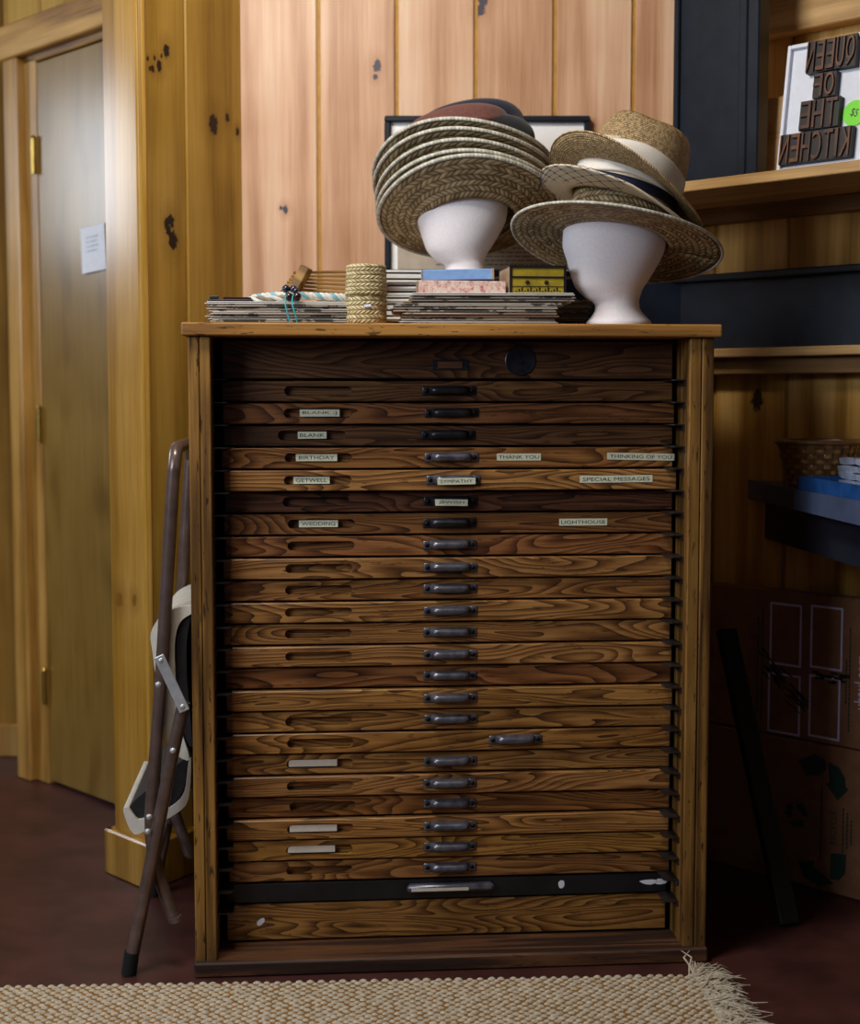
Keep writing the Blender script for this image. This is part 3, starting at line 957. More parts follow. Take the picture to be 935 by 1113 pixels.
# ------------------------------------------------------------------ picture frame on the back wall
pf = thing('picture_frame', 'thin black frame with a white mat and an old printed page, behind the hats', 'frame', (0.1345, YB - 0.002, 1.385), (R(0), 0, 0))
fw, fh, ft = 0.483, 0.371, 0.014
M['frame_black'] = plain('frame_black', '#16202c', 0.35, var=0.1)
for a in ((-fw / 2, fw / 2, fh - ft, fh), (-fw / 2, fw / 2, 0, ft), (-fw / 2, -fw / 2 + ft, ft, fh - ft), (fw / 2 - ft, fw / 2, ft, fh - ft)):
    MB().bev(a[0], a[1], -0.022, 0, a[2], a[3], 0.003).build('frame_rail', M['frame_black'], pf)
MB().box(-fw / 2 + ft, fw / 2 - ft, -0.006, 0, ft, fh - ft).build('mat_board', plain('mat_white', '#ffffff', 0.4, var=0.0), pf)
pg = MB().box(-fw / 2 + .03, fw / 2 - .05, -0.0068, -0.006, ft, 0.135).build('printed_page', plain('newsprint', '#b9ab98', 0.7, var=0.06), pf)
mb = MB()
for r_ in range(11):
    z = 0.120 - r_ * 0.0095
    x = -0.12 if r_ % 2 else -0.12
    while x < 0.17:
        L = random.uniform(.006, .02)
        mb.box(x, min(x + L, .175), -0.0074, -0.0068, z, z + .003); x += L + .003
mb.prism([(-.195, .10), (-.155, .10), (-.165, .09), (-.175, .055), (-.183, .09)], -0.0076, -0.0068)
mb.prism([(-.14, .10), (-.160, .07), (-.150, .10)], -0.0076, -0.0068)
tag(mb.build('print_lines', plain('print_grey', '#6a645c', 0.7), pg), kind='stuff')

# ------------------------------------------------------------------ hats
M['straw'] = weave('plaited_straw', '#5f4d2e', '#bda780', 66, 0.0125, bump=0.6, skew=1.0)
M['straw_fine'] = weave('fine_straw', '#5c4526', '#cbb083', 190, 0.0042, bump=0.5)
M['straw_pale'] = weave('pale_straw', '#7d6a42', '#cdb98a', 110, 0.010)
M['piping'] = weave('edge_braid', '#a8a494', '#dedbd0', 150, 0.02, bump=0.4)
M['cream_felt'] = plain('cream_cloth', '#c9baa2', 0.75, var=0.06, scale=80, bump=0.15)
M['navy_ribbon'] = plain('navy_ribbon', '#121a34', 0.55, var=0.1)
M['white_ribbon'] = plain('white_ribbon', '#d9d2c8', 0.6, var=0.04)
M['foam'] = plain('foam', '#ebe5e9', 0.75, var=0.035, scale=220, bump=0.12)
M['felt_black'] = plain('felt_black', '#0f1016', 0.9, var=0.15, scale=120, bump=0.2, sheen=0.15)
M['felt_navy'] = plain('felt_navy', '#131a30', 0.9, var=0.15, scale=120, bump=0.2, sheen=0.15)
M['felt_brown'] = plain('felt_brown', '#6a4038', 0.9, var=0.12, scale=120, bump=0.2, sheen=0.15)


def polar(rows_, fn, n=72, uvr=True):
    """rows_: list of (r, z); fn(r, z, a, i) -> point.  Returns mesh data with UVs (turn, metres)"""
    vs = []; fs = []; uv = []
    L = [0.0]
    for i in range(1, len(rows_)):
        L.append(L[-1] + math.hypot(rows_[i][0] - rows_[i - 1][0], rows_[i][1] - rows_[i - 1][1]))
    for i, (r, z) in enumerate(rows_):
        for j in range(n + 1):
            a = 2 * PI * j / n
            vs.append(fn(r, z, a, i)); uv.append((j / n, L[i]))
    for i in range(len(rows_) - 1):
        for j in range(n):
            fs.append([i * (n + 1) + j, (i + 1) * (n + 1) + j, (i + 1) * (n + 1) + j + 1, i * (n + 1) + j + 1])
    return vs, fs, uv


def polar_obj(name, rows_, fn, mat, parent, thick=0.003, n=72):
    vs, fs, uv = polar(rows_, fn, n)
    me = bpy.data.meshes.new(name)
    me.from_pydata(vs, [], fs)
    ul = me.uv_layers.new(name='UVMap')
    for lp in me.loops:
        ul.data[lp.index].uv = uv[lp.vertex_index]
    me.materials.append(mat)
    me.polygons.foreach_set('use_smooth', [True] * len(me.polygons))
    o = link(name, me, parent)
    if thick:
        md = o.modifiers.new('thickness', 'SOLIDIFY'); md.thickness = thick; md.offset = 0
    return o


def hat_rows(rc, hc, Rb, crown_n=10, brim_n=9, rtop=0.8):
    rows_ = [(0.002, hc)]
    for k in range(1, 5):
        rows_.append((rc * rtop * k / 4, hc - 0.012 * (k / 4) ** 2))
    for k in range(1, crown_n + 1):
        u = k / crown_n
        rows_.append((rc * (rtop + (1 - rtop) * math.sin(u * PI / 2) ** 0.8), (hc - 0.012) * (1 - u)))
    for k in range(1, brim_n + 1):
        rows_.append((rc + (Rb - rc) * k / brim_n, 0.0))
    return rows_


def make_hat(name, label, loc, rot, rc, hc, Rb, brim, crown, mat, rim=None, rim_r=0.0035, group=None, n=72, thick=0.003, rtop=0.8):
    t = thing(name, label, 'hat', loc, rot, group)
    rows_ = hat_rows(rc, hc, Rb, rtop=rtop)

    def fn(r, z, a, i):
        zz = z + (brim(r, a) if r > rc + 1e-6 else 0.0)
        k = 1 + 0.0 * a
        x, y = r * math.cos(a) * 1.0, r * math.sin(a) * 1.0
        if crown and r <= rc + 1e-6: zz += crown(x, y, z)
        return (x, y, zz)
    polar_obj('hat_body', rows_, fn, mat, t, thick, n)
    if rim:
        vs = []; m_ = 96
        path = [fn(Rb + 0.001, 0, 2 * PI * j / m_, 0) for j in range(m_)]
        mb = MB().tube(path, rim_r, 8, closed=True, flat=1.0)
        me = mb.mesh('brim_edge', rim, 60)
        ul = me.uv_layers.new(name='UVMap')
        for lp in me.loops:
            vi = lp.vertex_index
            ul.data[lp.index].uv = (vi // 8 / m_, 0.001 * (vi % 8))
        link('brim_edge', me, t)
    return t, fn


def band(parent, rc0, rc1, z0, z1, mat, name='hat_band', folds=0):
    rows_ = []
    k = 2 + folds * 4
    for i in range(k + 1):
        u = i / k
        rows_.append((rc0 + (rc1 - rc0) * u + 0.003 + (0.0018 * (i % 2) if folds else 0), z0 + (z1 - z0) * u))
    return polar_obj(name, rows_, lambda r, z, a, i: (r * math.cos(a), r * math.sin(a), z + (0.004 * math.sin(3 * a) if folds else 0)), mat, parent, 0.002, 72)


# -- foam heads
def foam_head(name, label, sections, loc, sc=1.0, spots=False):
    """sections: (z, x_left, x_right, y_half) in metres about the neck axis; the face looks to the left"""
    t = thing(name, label, 'mannequin head', loc)
    rings = []
    n = 40
    # smooth interpolation between sections
    Z = [s_[0] for s_ in sections]
    fine = []
    for i in range(len(sections) - 1):
        p_ = [sections[max(0, i - 1)], sections[i], sections[i + 1], sections[min(len(sections) - 1, i + 2)]]
        for q in range(4):
            u = q / 4
            vals = []
            for c_ in range(4):
                a, b, c2, d = (p_[k][c_] for k in range(4))
                vals.append(0.5 * ((2 * b) + (-a + c2) * u + (2 * a - 5 * b + 4 * c2 - d) * u * u + (-a + 3 * b - 3 * c2 + d) * u ** 3))
            fine.append(vals)
    fine.append(list(sections[-1]))
    for z, xl, xr, yh in fine:
        cx_ = (xl + xr) / 2; hx_ = max((xr - xl) / 2, .001)
        ring_ = []
        for j in range(n):
            a = 2 * PI * j / n
            x = cx_ + hx_ * math.cos(a)
            y = max(yh, .001) * math.sin(a)
            # nose / brow / lips on the left-facing side
            if math.cos(a) < 0:
                face = max(0, -math.cos(a)) ** 14
                x -= face * (0.013 * math.exp(-((z - .155) / .016) ** 2) + 0.004 * math.exp(-((z - .122) / .006) ** 2) + 0.004 * math.exp(-((z - .110) / .006) ** 2)) * FACE
            ring_.append((x * sc, y * sc, z * sc))
        rings.append(ring_)
    MB().loft(rings).build('head', M['foam'], t, smooth=60)
    return t


FACE = 0.25
secs = [(0.0, -.060, .066, .064), (0.010, -.061, .067, .065), (0.020, -.052, .058, .056), (0.034, -.044, .046, .048), (0.048, -.046, .043, .047), (0.058, -.062, .044, .050),
        (0.075, -.080, .050, .058), (0.090, -.088, .060, .064), (0.110, -.094, .072, .070), (0.140, -.102, .088, .077), (0.175, -.108, .097, .082), (0.205, -.105, .096, .083),
        (0.232, -.092, .086, .076), (0.252, -.062, .060, .052), (0.262, -.020, .022, .018)]
foam_head('foam_head', 'white foam head under the wide plaited hat on the right', secs, (0.370, 0.17, 1.2355))
secsL = [q for q in secs if q[0] < .15] + [(0.165, -.106, .093, .080), (0.190, -.104, .094, .080), (0.212, -.088, .082, .070), (0.226, -.055, .052, .045), (0.233, -.018, .018, .015)]
foam_head('foam_head', 'white foam head under the pile of straw hats on the left', secsL, (0.074, 0.40, 1.3305), 0.97)


def noz(r, a): return 0.0


# -- left pile of nested straw hats
def brimA(r, a):
    u = max(0, (r - 0.1) / 0.09)
    return 0.036 * u ** 0.8 - 0.012 * u * u * math.cos(a + 0.3) ** 2 + 0.003 * u * math.sin(3 * a)


tiltL = Euler((R(-25), R(-3), 0), 'XYZ')
axL = tiltL.to_matrix() @ Vector((0, 0, 1))
baseL = Vector((0.084, 0.40, 1.466))
names = ['lowest', 'second lowest', 'middle', 'second highest', 'highest']
offs = [0.0, 0.017, 0.042, 0.072, 0.095]
for k in range(5):
    p = baseL + axL * offs[k] + Vector((-0.002 * k, 0, 0))
    make_hat('straw_hat', 'plaited straw sun hat with pale edging, %s in the left pile' % names[k], p, (R(-25 + (k % 2)), R(-4 + 0.8 * k), 0), 0.100, 0.105, 0.192 - 0.001 * (k % 3),
             (lambda r, a, kk=k: brimA(r, a + 0.12 * kk) * 1.0), None, M['straw'], M['piping'], 0.0042, 'straw hats piled on the left foam head')


def felt_cap(label, mat, loc, rot, rx, ry, h, seed):
    t = thing('felt_cap', label, 'hat', loc, rot)
    rnd = random.Random(seed)
    ph = [rnd.uniform(0, 6) for _ in range(4)]
    rows_ = [(0.001, 1.0)] + [(math.sin(u * PI / 2), math.cos(u * PI / 2) ** 0.8 if u < 1 else 0.0) for u in [k / 10 for k in range(1, 11)]] + [(1.03, -0.12), (0.98, -0.22), (0.8, -0.2)]

    def fn(r, z, a, i):
        k = 1 + 0.05 * math.sin(2 * a + ph[0]) + 0.03 * math.sin(3 * a + ph[1])
        zz = z * h * (1 + 0.12 * math.sin(a + ph[2]) * r) - 0.012 * max(0, 1 - 3 * abs(r - .25))
        return (r * rx * k * math.cos(a), r * ry * k * math.sin(a), zz)
    polar_obj('cap_body', rows_, fn, mat, t, 0.003, 48)
    return t


pt = baseL + axL * 0.226
felt_cap('navy felt cap topmost on the left hat pile, behind the brown one', M['felt_navy'], pt + Vector((0.012, 0.05, 0.010)), (R(-8), R(-8), 0), 0.118, 0.10, 0.060, 3)
felt_cap('brown felt cap lying between the navy and black caps', M['felt_brown'], pt + Vector((-0.016, -0.008, -0.006)), (R(-8), R(-13), 0), 0.122, 0.09, 0.055, 5)
felt_cap('black felt cap at the front right of the left hat pile', M['felt_black'], pt + Vector((0.066, -0.020, -0.022)), (R(-4), R(8), 0), 0.082, 0.08, 0.060, 9)


# -- right pile
def brimB(r, a):
    u = (r - 0.1) / 0.105
    return 0.004 * u * math.cos(2 * a) - 0.006 * u * u


p0_ = Vector((0.367, 0.17, 1.406))
make_hat('straw_hat', 'wide plaited straw hat with upright crown, bottom of the right pile', p0_, (R(-13.5), R(10.5), 0), 0.104, 0.125, 0.207, brimB, None, M['straw'], M['piping'], 0.003, rtop=0.85)


def brimC(r, a):
    u = (r - 0.095) / 0.06
    return 0.012 * u * u * math.cos(a + PI) - 0.014 * u * u * max(0, math.cos(a)) + 0.004 * math.sin(2 * a) * u


hc_, fnc = make_hat('cream_hat', 'cream cloth hat with navy ribbon and dotted veil, middle of the right pile', Vector((0.372, 0.165, 1.478)), (R(-4), R(16), 0), 0.100, 0.115, 0.162, brimC, None, M['cream_felt'], M['cream_felt'], 0.0025, rtop=0.9)
band(hc_, 0.100, 0.099, 0.010, 0.030, M['navy_ribbon'])
band(hc_, 0.0985, 0.096, 0.032, 0.060, M['white_ribbon'], 'crown_ribbon', 1)
# veil: a net draped over the left of the brim
mb = MB()
nv, nu = 10, 16
G = {}
for i in range(nu + 1):
    for j in range(nv + 1):
        a = R(160 + 105 * i / nu)
        u = j / nv
        if u < 0.45:
            r = 0.104 + (0.166 - 0.104) * u / 0.45
            z = 0.012 * (1 - u / 0.45) + brimC(min(r, .162), a) + 0.005
        else:
            r = 0.1665 - 0.012 * (u - .45)
            z = brimC(.162, a) + 0.004 - 0.062 * (u - .45)
        G[i, j] = Vector((r * math.cos(a), r * math.sin(a), z))
for i in range(nu):
    for j in range(nv):
        if (i + j) % 2 == 0:
            for p_, q_ in (((i, j), (i + 1, j + 1)), ((i + 1, j), (i, j + 1))):
                mb.tube([G[p_], G[q_]], 0.00045, 4, caps=False)
            c_ = (G[i, j] + G[i + 1, j + 1]) / 2
            mb.lathe([(0.0003, -.0015), (0.0016, -.0007), (0.0016, .0007), (0.0003, .0015)], 6, 0, tuple(c_))
tag(mb.build('veil', M['navy_ribbon'], hc_), kind='stuff')


def brimD(r, a):
    u = (r - 0.092) / 0.06
    return u * u * (0.012 * math.cos(a - R(195)) + 0.008 * math.cos(2 * (a - R(225)))) - 0.006 * u


def crownD(x, y, z):
    return -0.022 * math.exp(-((x + 0.01) / 0.03) ** 2) * (1 if z > 0.07 else 0) * math.exp(-(y / 0.07) ** 2)


hd, fnd = make_hat('straw_fedora', 'fine straw fedora with white band, topmost on the right pile', Vector((0.388, 0.165, 1.513)), (R(-9), R(24), 0), 0.103, 0.128, 0.165, brimD, crownD, M['straw_fine'], M['straw_fine'], 0.0022, rtop=0.78)
band(hd, 0.1035, 0.097, 0.010, 0.048, M['white_ribbon'], 'hat_band', 3)

# ------------------------------------------------------------------ things on the cabinet top
ZT = 1.2355
ORD = ['lowest', 'second lowest', 'third from the bottom', 'fourth from the bottom', 'fifth from the bottom', 'sixth from the bottom', 'seventh from the bottom', 'eighth from the bottom', 'ninth from the bottom', 'tenth from the bottom', 'eleventh from the bottom']
M['paper_a'] = paper_print('printed_paper', '#c9c2b6', '#4a4640', 0.58, 16)
M['paper_b'] = paper_print('dark_printed_paper', '#bdb5a8', '#2a2826', 0.53, 12)
M['paper_w'] = plain('white_paper', '#d9d6d0', 0.7, var=0.05)
M['paper_t'] = plain('tan_paper', '#a58a70', 0.7, var=0.1)


def sheet(name, w_, d_, th, mat, loc, rz, label, group, fold=True):
    """folded sheet: two leaves joined along the fold"""
    mb = MB()
    if fold:
        g = th * 0.18
        mb.box(-w_ / 2, w_ / 2, -d_ / 2, d_ / 2, 0, th / 2 - g)
        mb.box(-w_ / 2 + .004, w_ / 2 - .002, -d_ / 2 + .003, d_ / 2, th / 2 + g, th)
        mb.box(-w_ / 2 + .004, w_ / 2 - .004, d_ / 2 - .002, d_ / 2, th / 2 - g, th / 2 + g)
    else:
        mb.box(-w_ / 2, w_ / 2, -d_ / 2, d_ / 2, 0, th)
    o = mb.build(name, mat, None, loc, (0, 0, rz))
    return tag(o, label, 'paper', group)


z = ZT
pm = ['paper_t', 'paper_b', 'paper_a', 'paper_b', 'paper_a', 'paper_b', 'paper_a', 'paper_b', 'paper_w']
for k in range(9):
    th = 0.0046
    wv = random.uniform(.27, .284)
    sheet('printed_sheet', wv, .20, th, M[pm[k]], (-0.435 + wv / 2 + random.uniform(0, .012) + (0 if k > 5 else .004), 0.135 + random.uniform(-.008, .008), z), R(random.uniform(-1.5, 1.5)) + .05,
          'folded printed sheet, %s in the low stack at the left corner' % ORD[k] if k < 8 else 'white sheet topping the low stack at the cabinet\'s left corner', 'left paper stack')
    z += th + .0002
ztl = z
z = ZT
pm = ['paper_a', 'paper_w', 'paper_b', 'paper_t', 'paper_a', 'paper_b', 'paper_a', 'paper_b', 'paper_t', 'paper_a', 'paper_b', 'paper_w']
for k in range(12):
    th = 0.0048
    x0 = -0.066 + random.uniform(0, .012) - (.016 if k in (5, 6, 7) else 0) + (.02 if k > 8 else 0)
    x1 = 0.245 + random.uniform(-.012, .006) + (0.03 if k > 8 else 0)
    sheet('printed_sheet', x1 - x0, .20, th, M[pm[k]], ((x0 + x1) / 2, 0.15 + random.uniform(-.008, .006), z), R(random.uniform(-1.2, 1.2)) + .03,
          'folded printed sheet, %s in the stack under the pink box' % ORD[k] if k < 11 else 'white sheet topping the central stack under the pink box', 'central paper stack')
    z += th + .0002
ztc = z
z = ZT + .018
rest = MB().bev(0.275, 0.305, 0.30, 0.42, ZT, ZT + .018, .002).build('small_block', M['oak_base'])
tag(rest, 'small dark block hidden behind the paper fan', 'block')
for k in range(8):
    th = 0.0052
    sheet('printed_sheet', .22, .15, th, M[['paper_t', 'paper_a', 'paper_t', 'paper_a', 'paper_t', 'paper_w', 'paper_t', 'paper_a'][k]], (0.208 + 0.003 * k + random.uniform(-.003, .003), 0.345, z), R(random.uniform(-2, 2)),
          'paper sheet, %s in the fanned pile behind the yellow box' % ORD[k], 'fanned paper pile')
    z += th + .0002

# white paper bundles behind the straw cylinder
z = ZT
for k in range(10):
    th = 0.0125
    x1 = 0.000 - (.014 * max(0, k - 6))
    sheet('paper_bundle', .11, .15, th, M['paper_w'], (-0.052 - .005 * (k % 3) + random.uniform(-.006, .006), 0.42 + random.uniform(-.01, .01), z), R(random.uniform(-5, 5)), 'bundle of white papers, %s in the pile behind the straw cylinder' % ORD[k], 'white paper bundles')
    z += th + .0003
# box the left head stands on
hb = thing('plain_box', 'plain brown box under the left foam head', 'box', (0.085, 0.41, ZT))
MB().bev(-0.072, 0.085, -0.10, 0.10, 0, 0.078, 0.002).build('box_body', M['paper_t'], hb)
MB().bev(-0.074, 0.087, -0.102, 0.102, 0.0785, 0.0945, 0.002).build('box_lid', M['paper_t'], hb)

# pink and blue boxes
pk = thing('pink_box', 'flat box covered in faded pink floral paper, under the blue box', 'box', (0.06, 0.155, ztc + .0005), (0, R(0.6), 0.03))
t = NT('pink_floral'); co = t.objco()
nn = t.noise(co, 90, 4, 0.7)
pinkm = t.set(t.ramp(nn, [(0.35, lin('#a84a50')), (0.47, lin('#c9a59a')), (0.6, lin('#d8c6b6')), (0.72, lin('#8d8f86'))]), 0.7)
MB().bev(-.085, .085, -.055, .055, 0, .026, .0015).build('box_body', pinkm, pk)
MB().bev(-.0865, -.0852, -.0555, .0555, 0, .026, .0005).build('end_panel', M['paper_t'], pk)
bl = thing('blue_box', 'flat pale blue paper box lying on the pink one', 'box', (0.0535, 0.16, ztc + .0285), (0, R(-1.2), 0.02))
M['box_blue'] = plain('box_blue', '#7fa3d6', 0.7, var=0.1, scale=30)
MB().bev(-.069, .069, -.05, .05, 0, .021, .0015).build('box_body', M['box_blue'], bl)
MB().bev(.0655, .0702, -.0507, .0507, -.0003, .0218, .0008).build('corner_wrap', M['paper_t'], bl)
MB().bev(-.0702, -.0692, -.0507, .0507, 0, .0212, .0004).build('end_panel', M['paper_t'], bl)

# yellow and black box with two painted knobs
M['box_yellow'] = plain('box_yellow', '#9a8420', 0.5, var=0.15, scale=50)
M['box_black'] = plain('box_black', '#17120e', 0.5, var=0.2)
yb = thing('yellow_box', 'small yellow and black box with two dark knobs beside the right head', 'box', (0.153, 0.098, ztc + .0005), (0, 0, R(6)))
bw_, bh_ = .111, .054
MB().bev(0, bw_, 0.002, .13, 0, bh_, .001).build('box_body', M['paper_t'], yb)
MB().box(.004, bw_ - .004, .0005, .002, .003, bh_ - .003).build('front_panel', M['box_yellow'], yb)
mb = MB()
for a in ((0, bw_, 0, .003), (0, bw_, bh_ - .004, bh_), (0, .005, .003, bh_ - .004), (bw_ - .005, bw_, .003, bh_ - .004), (.005, bw_ - .005, bh_ * .57, bh_ * .57 + .004), (.005, bw_ - .005, bh_ * .27, bh_ * .27 + .0012)):
    mb.box(a[0], a[1], -.001, .0005, a[2], a[3])
for k in range(16):
    mb.box(.012 + k * .0057, .0145 + k * .0057, -.0005, .0005, .006, .0075 + .003 * (k % 3))
mb.build('black_trim', M['box_black'], yb)
MB().box(-.001, bw_ + .001, -.0012, .13, bh_, bh_ + .0015).build('lid_edge', M['box_black'], yb)
for x in (.035, .072):
    mb = MB().lathe([(.0042, 0), (.0042, .001), (.003, .003), (.0005, .0034)], 12)
    mb.v = [Vector((v.x, -v.z, v.y)) for v in mb.v]
    mb.build('knob', M['box_black'], yb, (x, -.0002, bh_ * .42), smooth=40)

# woven straw cylinder
cy = thing('straw_cylinder', 'tall lidded cylinder of plaited pale straw with a small price tag', 'basket', (-0.121, 0.055, ZT))
M['cyl'] = weave('cylinder_plait', '#94804f', '#dccda2', 26, 0.0085, bump=0.9, skew=1.0)
M['cyl2'] = weave('cylinder_plait_lid', '#94804f', '#dccda2', 26, 0.0072, bump=0.9, skew=1.0)
rr_ = .0375
wob = lambda a, z: 0.0008 * math.sin(11 * a + z * 600)
rowsC = [(.001, .001), (rr_ * .9, .001), (rr_, .004)] + [(rr_ + .0006 * math.sin(k * 1.4), .004 + .052 * k / 9) for k in range(1, 10)] + [(rr_ - .002, .058)]
polar_obj('cylinder_base', rowsC, lambda r, z, a, i: ((r + wob(a, z)) * math.cos(a), (r + wob(a, z)) * math.sin(a), z), M['cyl'], cy, 0.002, 66)
rowsL = [(rr_ + .001, .055)] + [(rr_ + .0016 - .0022 * k / 10, .056 + .050 * k / 10) for k in range(0, 11)] + [(rr_ - .001, .110), (rr_ - .006, .112), (.001, .1105)]
polar_obj('cylinder_lid', rowsL, lambda r, z, a, i: ((r + wob(a, z)) * math.cos(a), (r + wob(a, z)) * math.sin(a), z), M['cyl2'], cy, 0.002, 66)
mb = MB().box(-.0065, .0065, -.0008, .0, -.0035, .0035).box(-.0065, .0065, -.001, -.0008, .0018, .0035, 1)
mb.build('price_tag', [plain('tag_white', '#e4e6ee', 0.6, var=.02), M['navy_ribbon']], cy, (.004, -rr_ - .0015, .035), (0, R(-4), 0))

# slatted wooden rack leaning behind
rk = thing('slatted_rack', 'slatted wooden rack tipped on edge behind the straw cylinder', 'rack', (-0.292, 0.29, ZT))
M['rack_wood'] = wood('rack_wood', '#4a300f', '#8a6530', '#a88244', 'x', cross=30, along=2, rings=3, fibre=300, rough=0.5, contrast=0.7)
mb = MB().bev(-.010, .010, -.016, .016, 0, .146, .002)
mb.build('end_board', M['rack_wood'], rk, (-.030, -.01, 0), (0, R(30), R(-12)))
for k in range(8):
    u = k / 7
    a = Vector((-.028 + .042 * u * .75 + .008, .0, .085 + .044 * u - 0.012)); b = Vector((.165, .03, .055 + .068 * u))
    L = (b - a).length
    mb = MB().bev(0, L, -.005, .005, -.0026, .0026, .0008)
    o = mb.build('slat', M['rack_wood'], rk, a)
    o.rotation_euler = (b - a).to_track_quat('X', 'Z').to_euler()
MB().bev(-.008, .008, -.02, .03, 0, .128, .002).build('end_board', M['rack_wood'], rk, (.170, .03, 0))

# twisted rope necklace, clips, beads and a teal cord loop on the left stack
M['rope_white'] = plain('rope_white', '#cfcfc6', 0.7, var=0.1)
M['rope_blue'] = plain('rope_blue', '#7fb3c4', 0.7, var=0.1)
M['rope_brown'] = plain('rope_brown', '#8a7a66', 0.7, var=0.15)
M['clip_black'] = plain('clip_black', '#16121a', 0.3, var=0.1)
M['bead'] = plain('dark_glass_bead', '#2a1420', 0.12, var=0.1, coat=0.6)
M['bead_blue'] = plain('blue_black_bead', '#141c34', 0.15, var=0.1, coat=0.6)
M['teal'] = plain('teal_cord', '#12a0a4', 0.6, var=0.08)
nk = thing('rope_necklace', 'twisted white and blue rope necklace lying on the left paper stack', 'necklace', (0, 0, ztl))
path = [Vector((-.345, .13, .012)), Vector((-.31, .10, .014)), Vector((-.27, .085, .014)), Vector((-.23, .085, .013)), Vector((-.19, .09, .012)), Vector((-.155, .10, .011))]


def cat(path, k=10):
    out = []
    for i in range(len(path) - 1):
        a = path[max(0, i - 1)]; b = path[i]; c_ = path[i + 1]; d = path[min(len(path) - 1, i + 2)]
        for q in range(k):
            u = q / k
            out.append(0.5 * ((2 * b) + (c_ - a) * u + (2 * a - 5 * b + 4 * c_ - d) * u * u + (-a + 3 * b - 3 * c_ + d) * u ** 3))
    out.append(path[-1])
    return out


cp = cat(path, 16)
for s_ in range(3):
    pp = []
    for i, p_ in enumerate(cp):
        a = i * 0.55 + s_ * 2 * PI / 3
        pp.append(p_ + Vector((0.0, .0035 * math.cos(a), .0035 * math.sin(a))))
    MB().tube(pp, .0042, 8).build('strand', [M['rope_white'], M['rope_white'], M['rope_blue']][s_], nk, smooth=60)
rp = cat([Vector((-.36, .10, .006)), Vector((-.33, .07, .006)), Vector((-.28, .055, .007)), Vector((-.25, .055, .006))], 12)
for s_ in range(2):
    MB().tube([p_ + Vector((0, .003 * math.cos(i * .6 + PI * s_), .003 * math.sin(i * .6 + PI * s_))) for i, p_ in enumerate(rp)], .0036, 8).build('tassel_strand', [M['rope_brown'], M['rope_white']][s_], nk, smooth=60)
kc = thing('hair_clip', 'dark oblong clip at the left end of the rope necklace', 'clip', (-.385, .07, ztl + .0003), (0, 0, R(8)))
MB().bev(-.04, .045, -.009, .009, 0, .006, .002, seg=2).build('clip_body', plain('clip_maroon', '#24121a', 0.3), kc)
MB().bev(-.036, -.018, -.010, .010, .006, .012, .002, seg=2).build('clip_catch', M['clip_black'], kc)
MB().bev(-.01, .043, -.006, .006, .0062, .0095, .001).build('clip_bar', plain('clip_maroon', '#24121a', 0.3), kc)
bd = thing('beaded_cord', 'teal cord with dark glass beads hanging over the left paper stack', 'cord', (-.2635, .045, ztl))
for bx, bz, by, rb, mt in ((-.010, .0245, .012, .008, 'bead_blue'), (.004, .024, .014, .008, 'bead_blue'), (-.003, .0085, -.004, .0085, 'bead'), (.0125, .0088, -.006, .0088, 'bead'), (.009, .020, .004, .006, 'bead_blue')):
    MB().lathe([(.0006, -rb), (rb * .7, -rb * .72), (rb, -rb * .1), (rb * .98, rb * .25), (rb * .66, rb * .75), (.0006, rb)], 16).build('bead', M[mt], bd, (bx, by, bz), smooth=60)
for s_, x0, x1 in ((0, -.006, -.001), (1, .007, .013)):
    pth = cat([Vector((x0, -.005, .012)), Vector((x0 - .001, -.030, .006)), Vector((x0, -.016 - .028, -.010)), Vector((x1, -.048, -.028)), Vector((x1 + .003, -.049, -.0425))], 8)
    MB().tube(pth, .0013, 6).build('cord', M['teal'], bd, smooth=60)

# ------------------------------------------------------------------ folding chair leaning at the cabinet's left side
fc = thing('folding_chair', 'folded metal chair with white seat leaning against the cabinet', 'chair', (-0.53, 0.0, 0.0), (0, 0, 0.0829))
M['chair_tube'] = plain('brown_tube', '#6e5c56', 0.28, 0.45, 0.5, 0.15, 30)
M['chair_white'] = plain('chair_white', '#d2cec4', 0.45, var=0.06, scale=30)
M['chair_pad'] = plain('chair_pad', '#1d1c20', 0.6, var=0.15, scale=90, bump=0.2)
M['steel'] = plain('bright_steel', '#c4c8cc', 0.3, 0.45, 0.5)
M['rubber'] = plain('rubber', '#121214', 0.7)
CW = 0.40
ox = 0.53
A = [(-.493, .100), (-.512, .155), (-.528, .215), (-.534, .294), (-.5225, .43), (-.511, .561), (-.486, .911), (-.481, .965)]
near = [Vector((x + ox, 0, z)) for x, z in A]
bend = [Vector((-.4795 + ox, .006, .985)), Vector((-.479 + ox, .02, .998)), Vector((-.479 + ox, .04, 1.002))]
far = [Vector((p_.x, CW, p_.z)) for p_ in near]
bend2 = [Vector((p_.x, CW - p_.y, p_.z)) for p_ in reversed(bend)]
full = cat(near, 4) + cat(bend, 3) + cat(bend2, 3) + list(reversed(cat(far, 4)))
MB().tube(full, .0125, 12).build('back_frame', M['chair_tube'], fc, smooth=60)
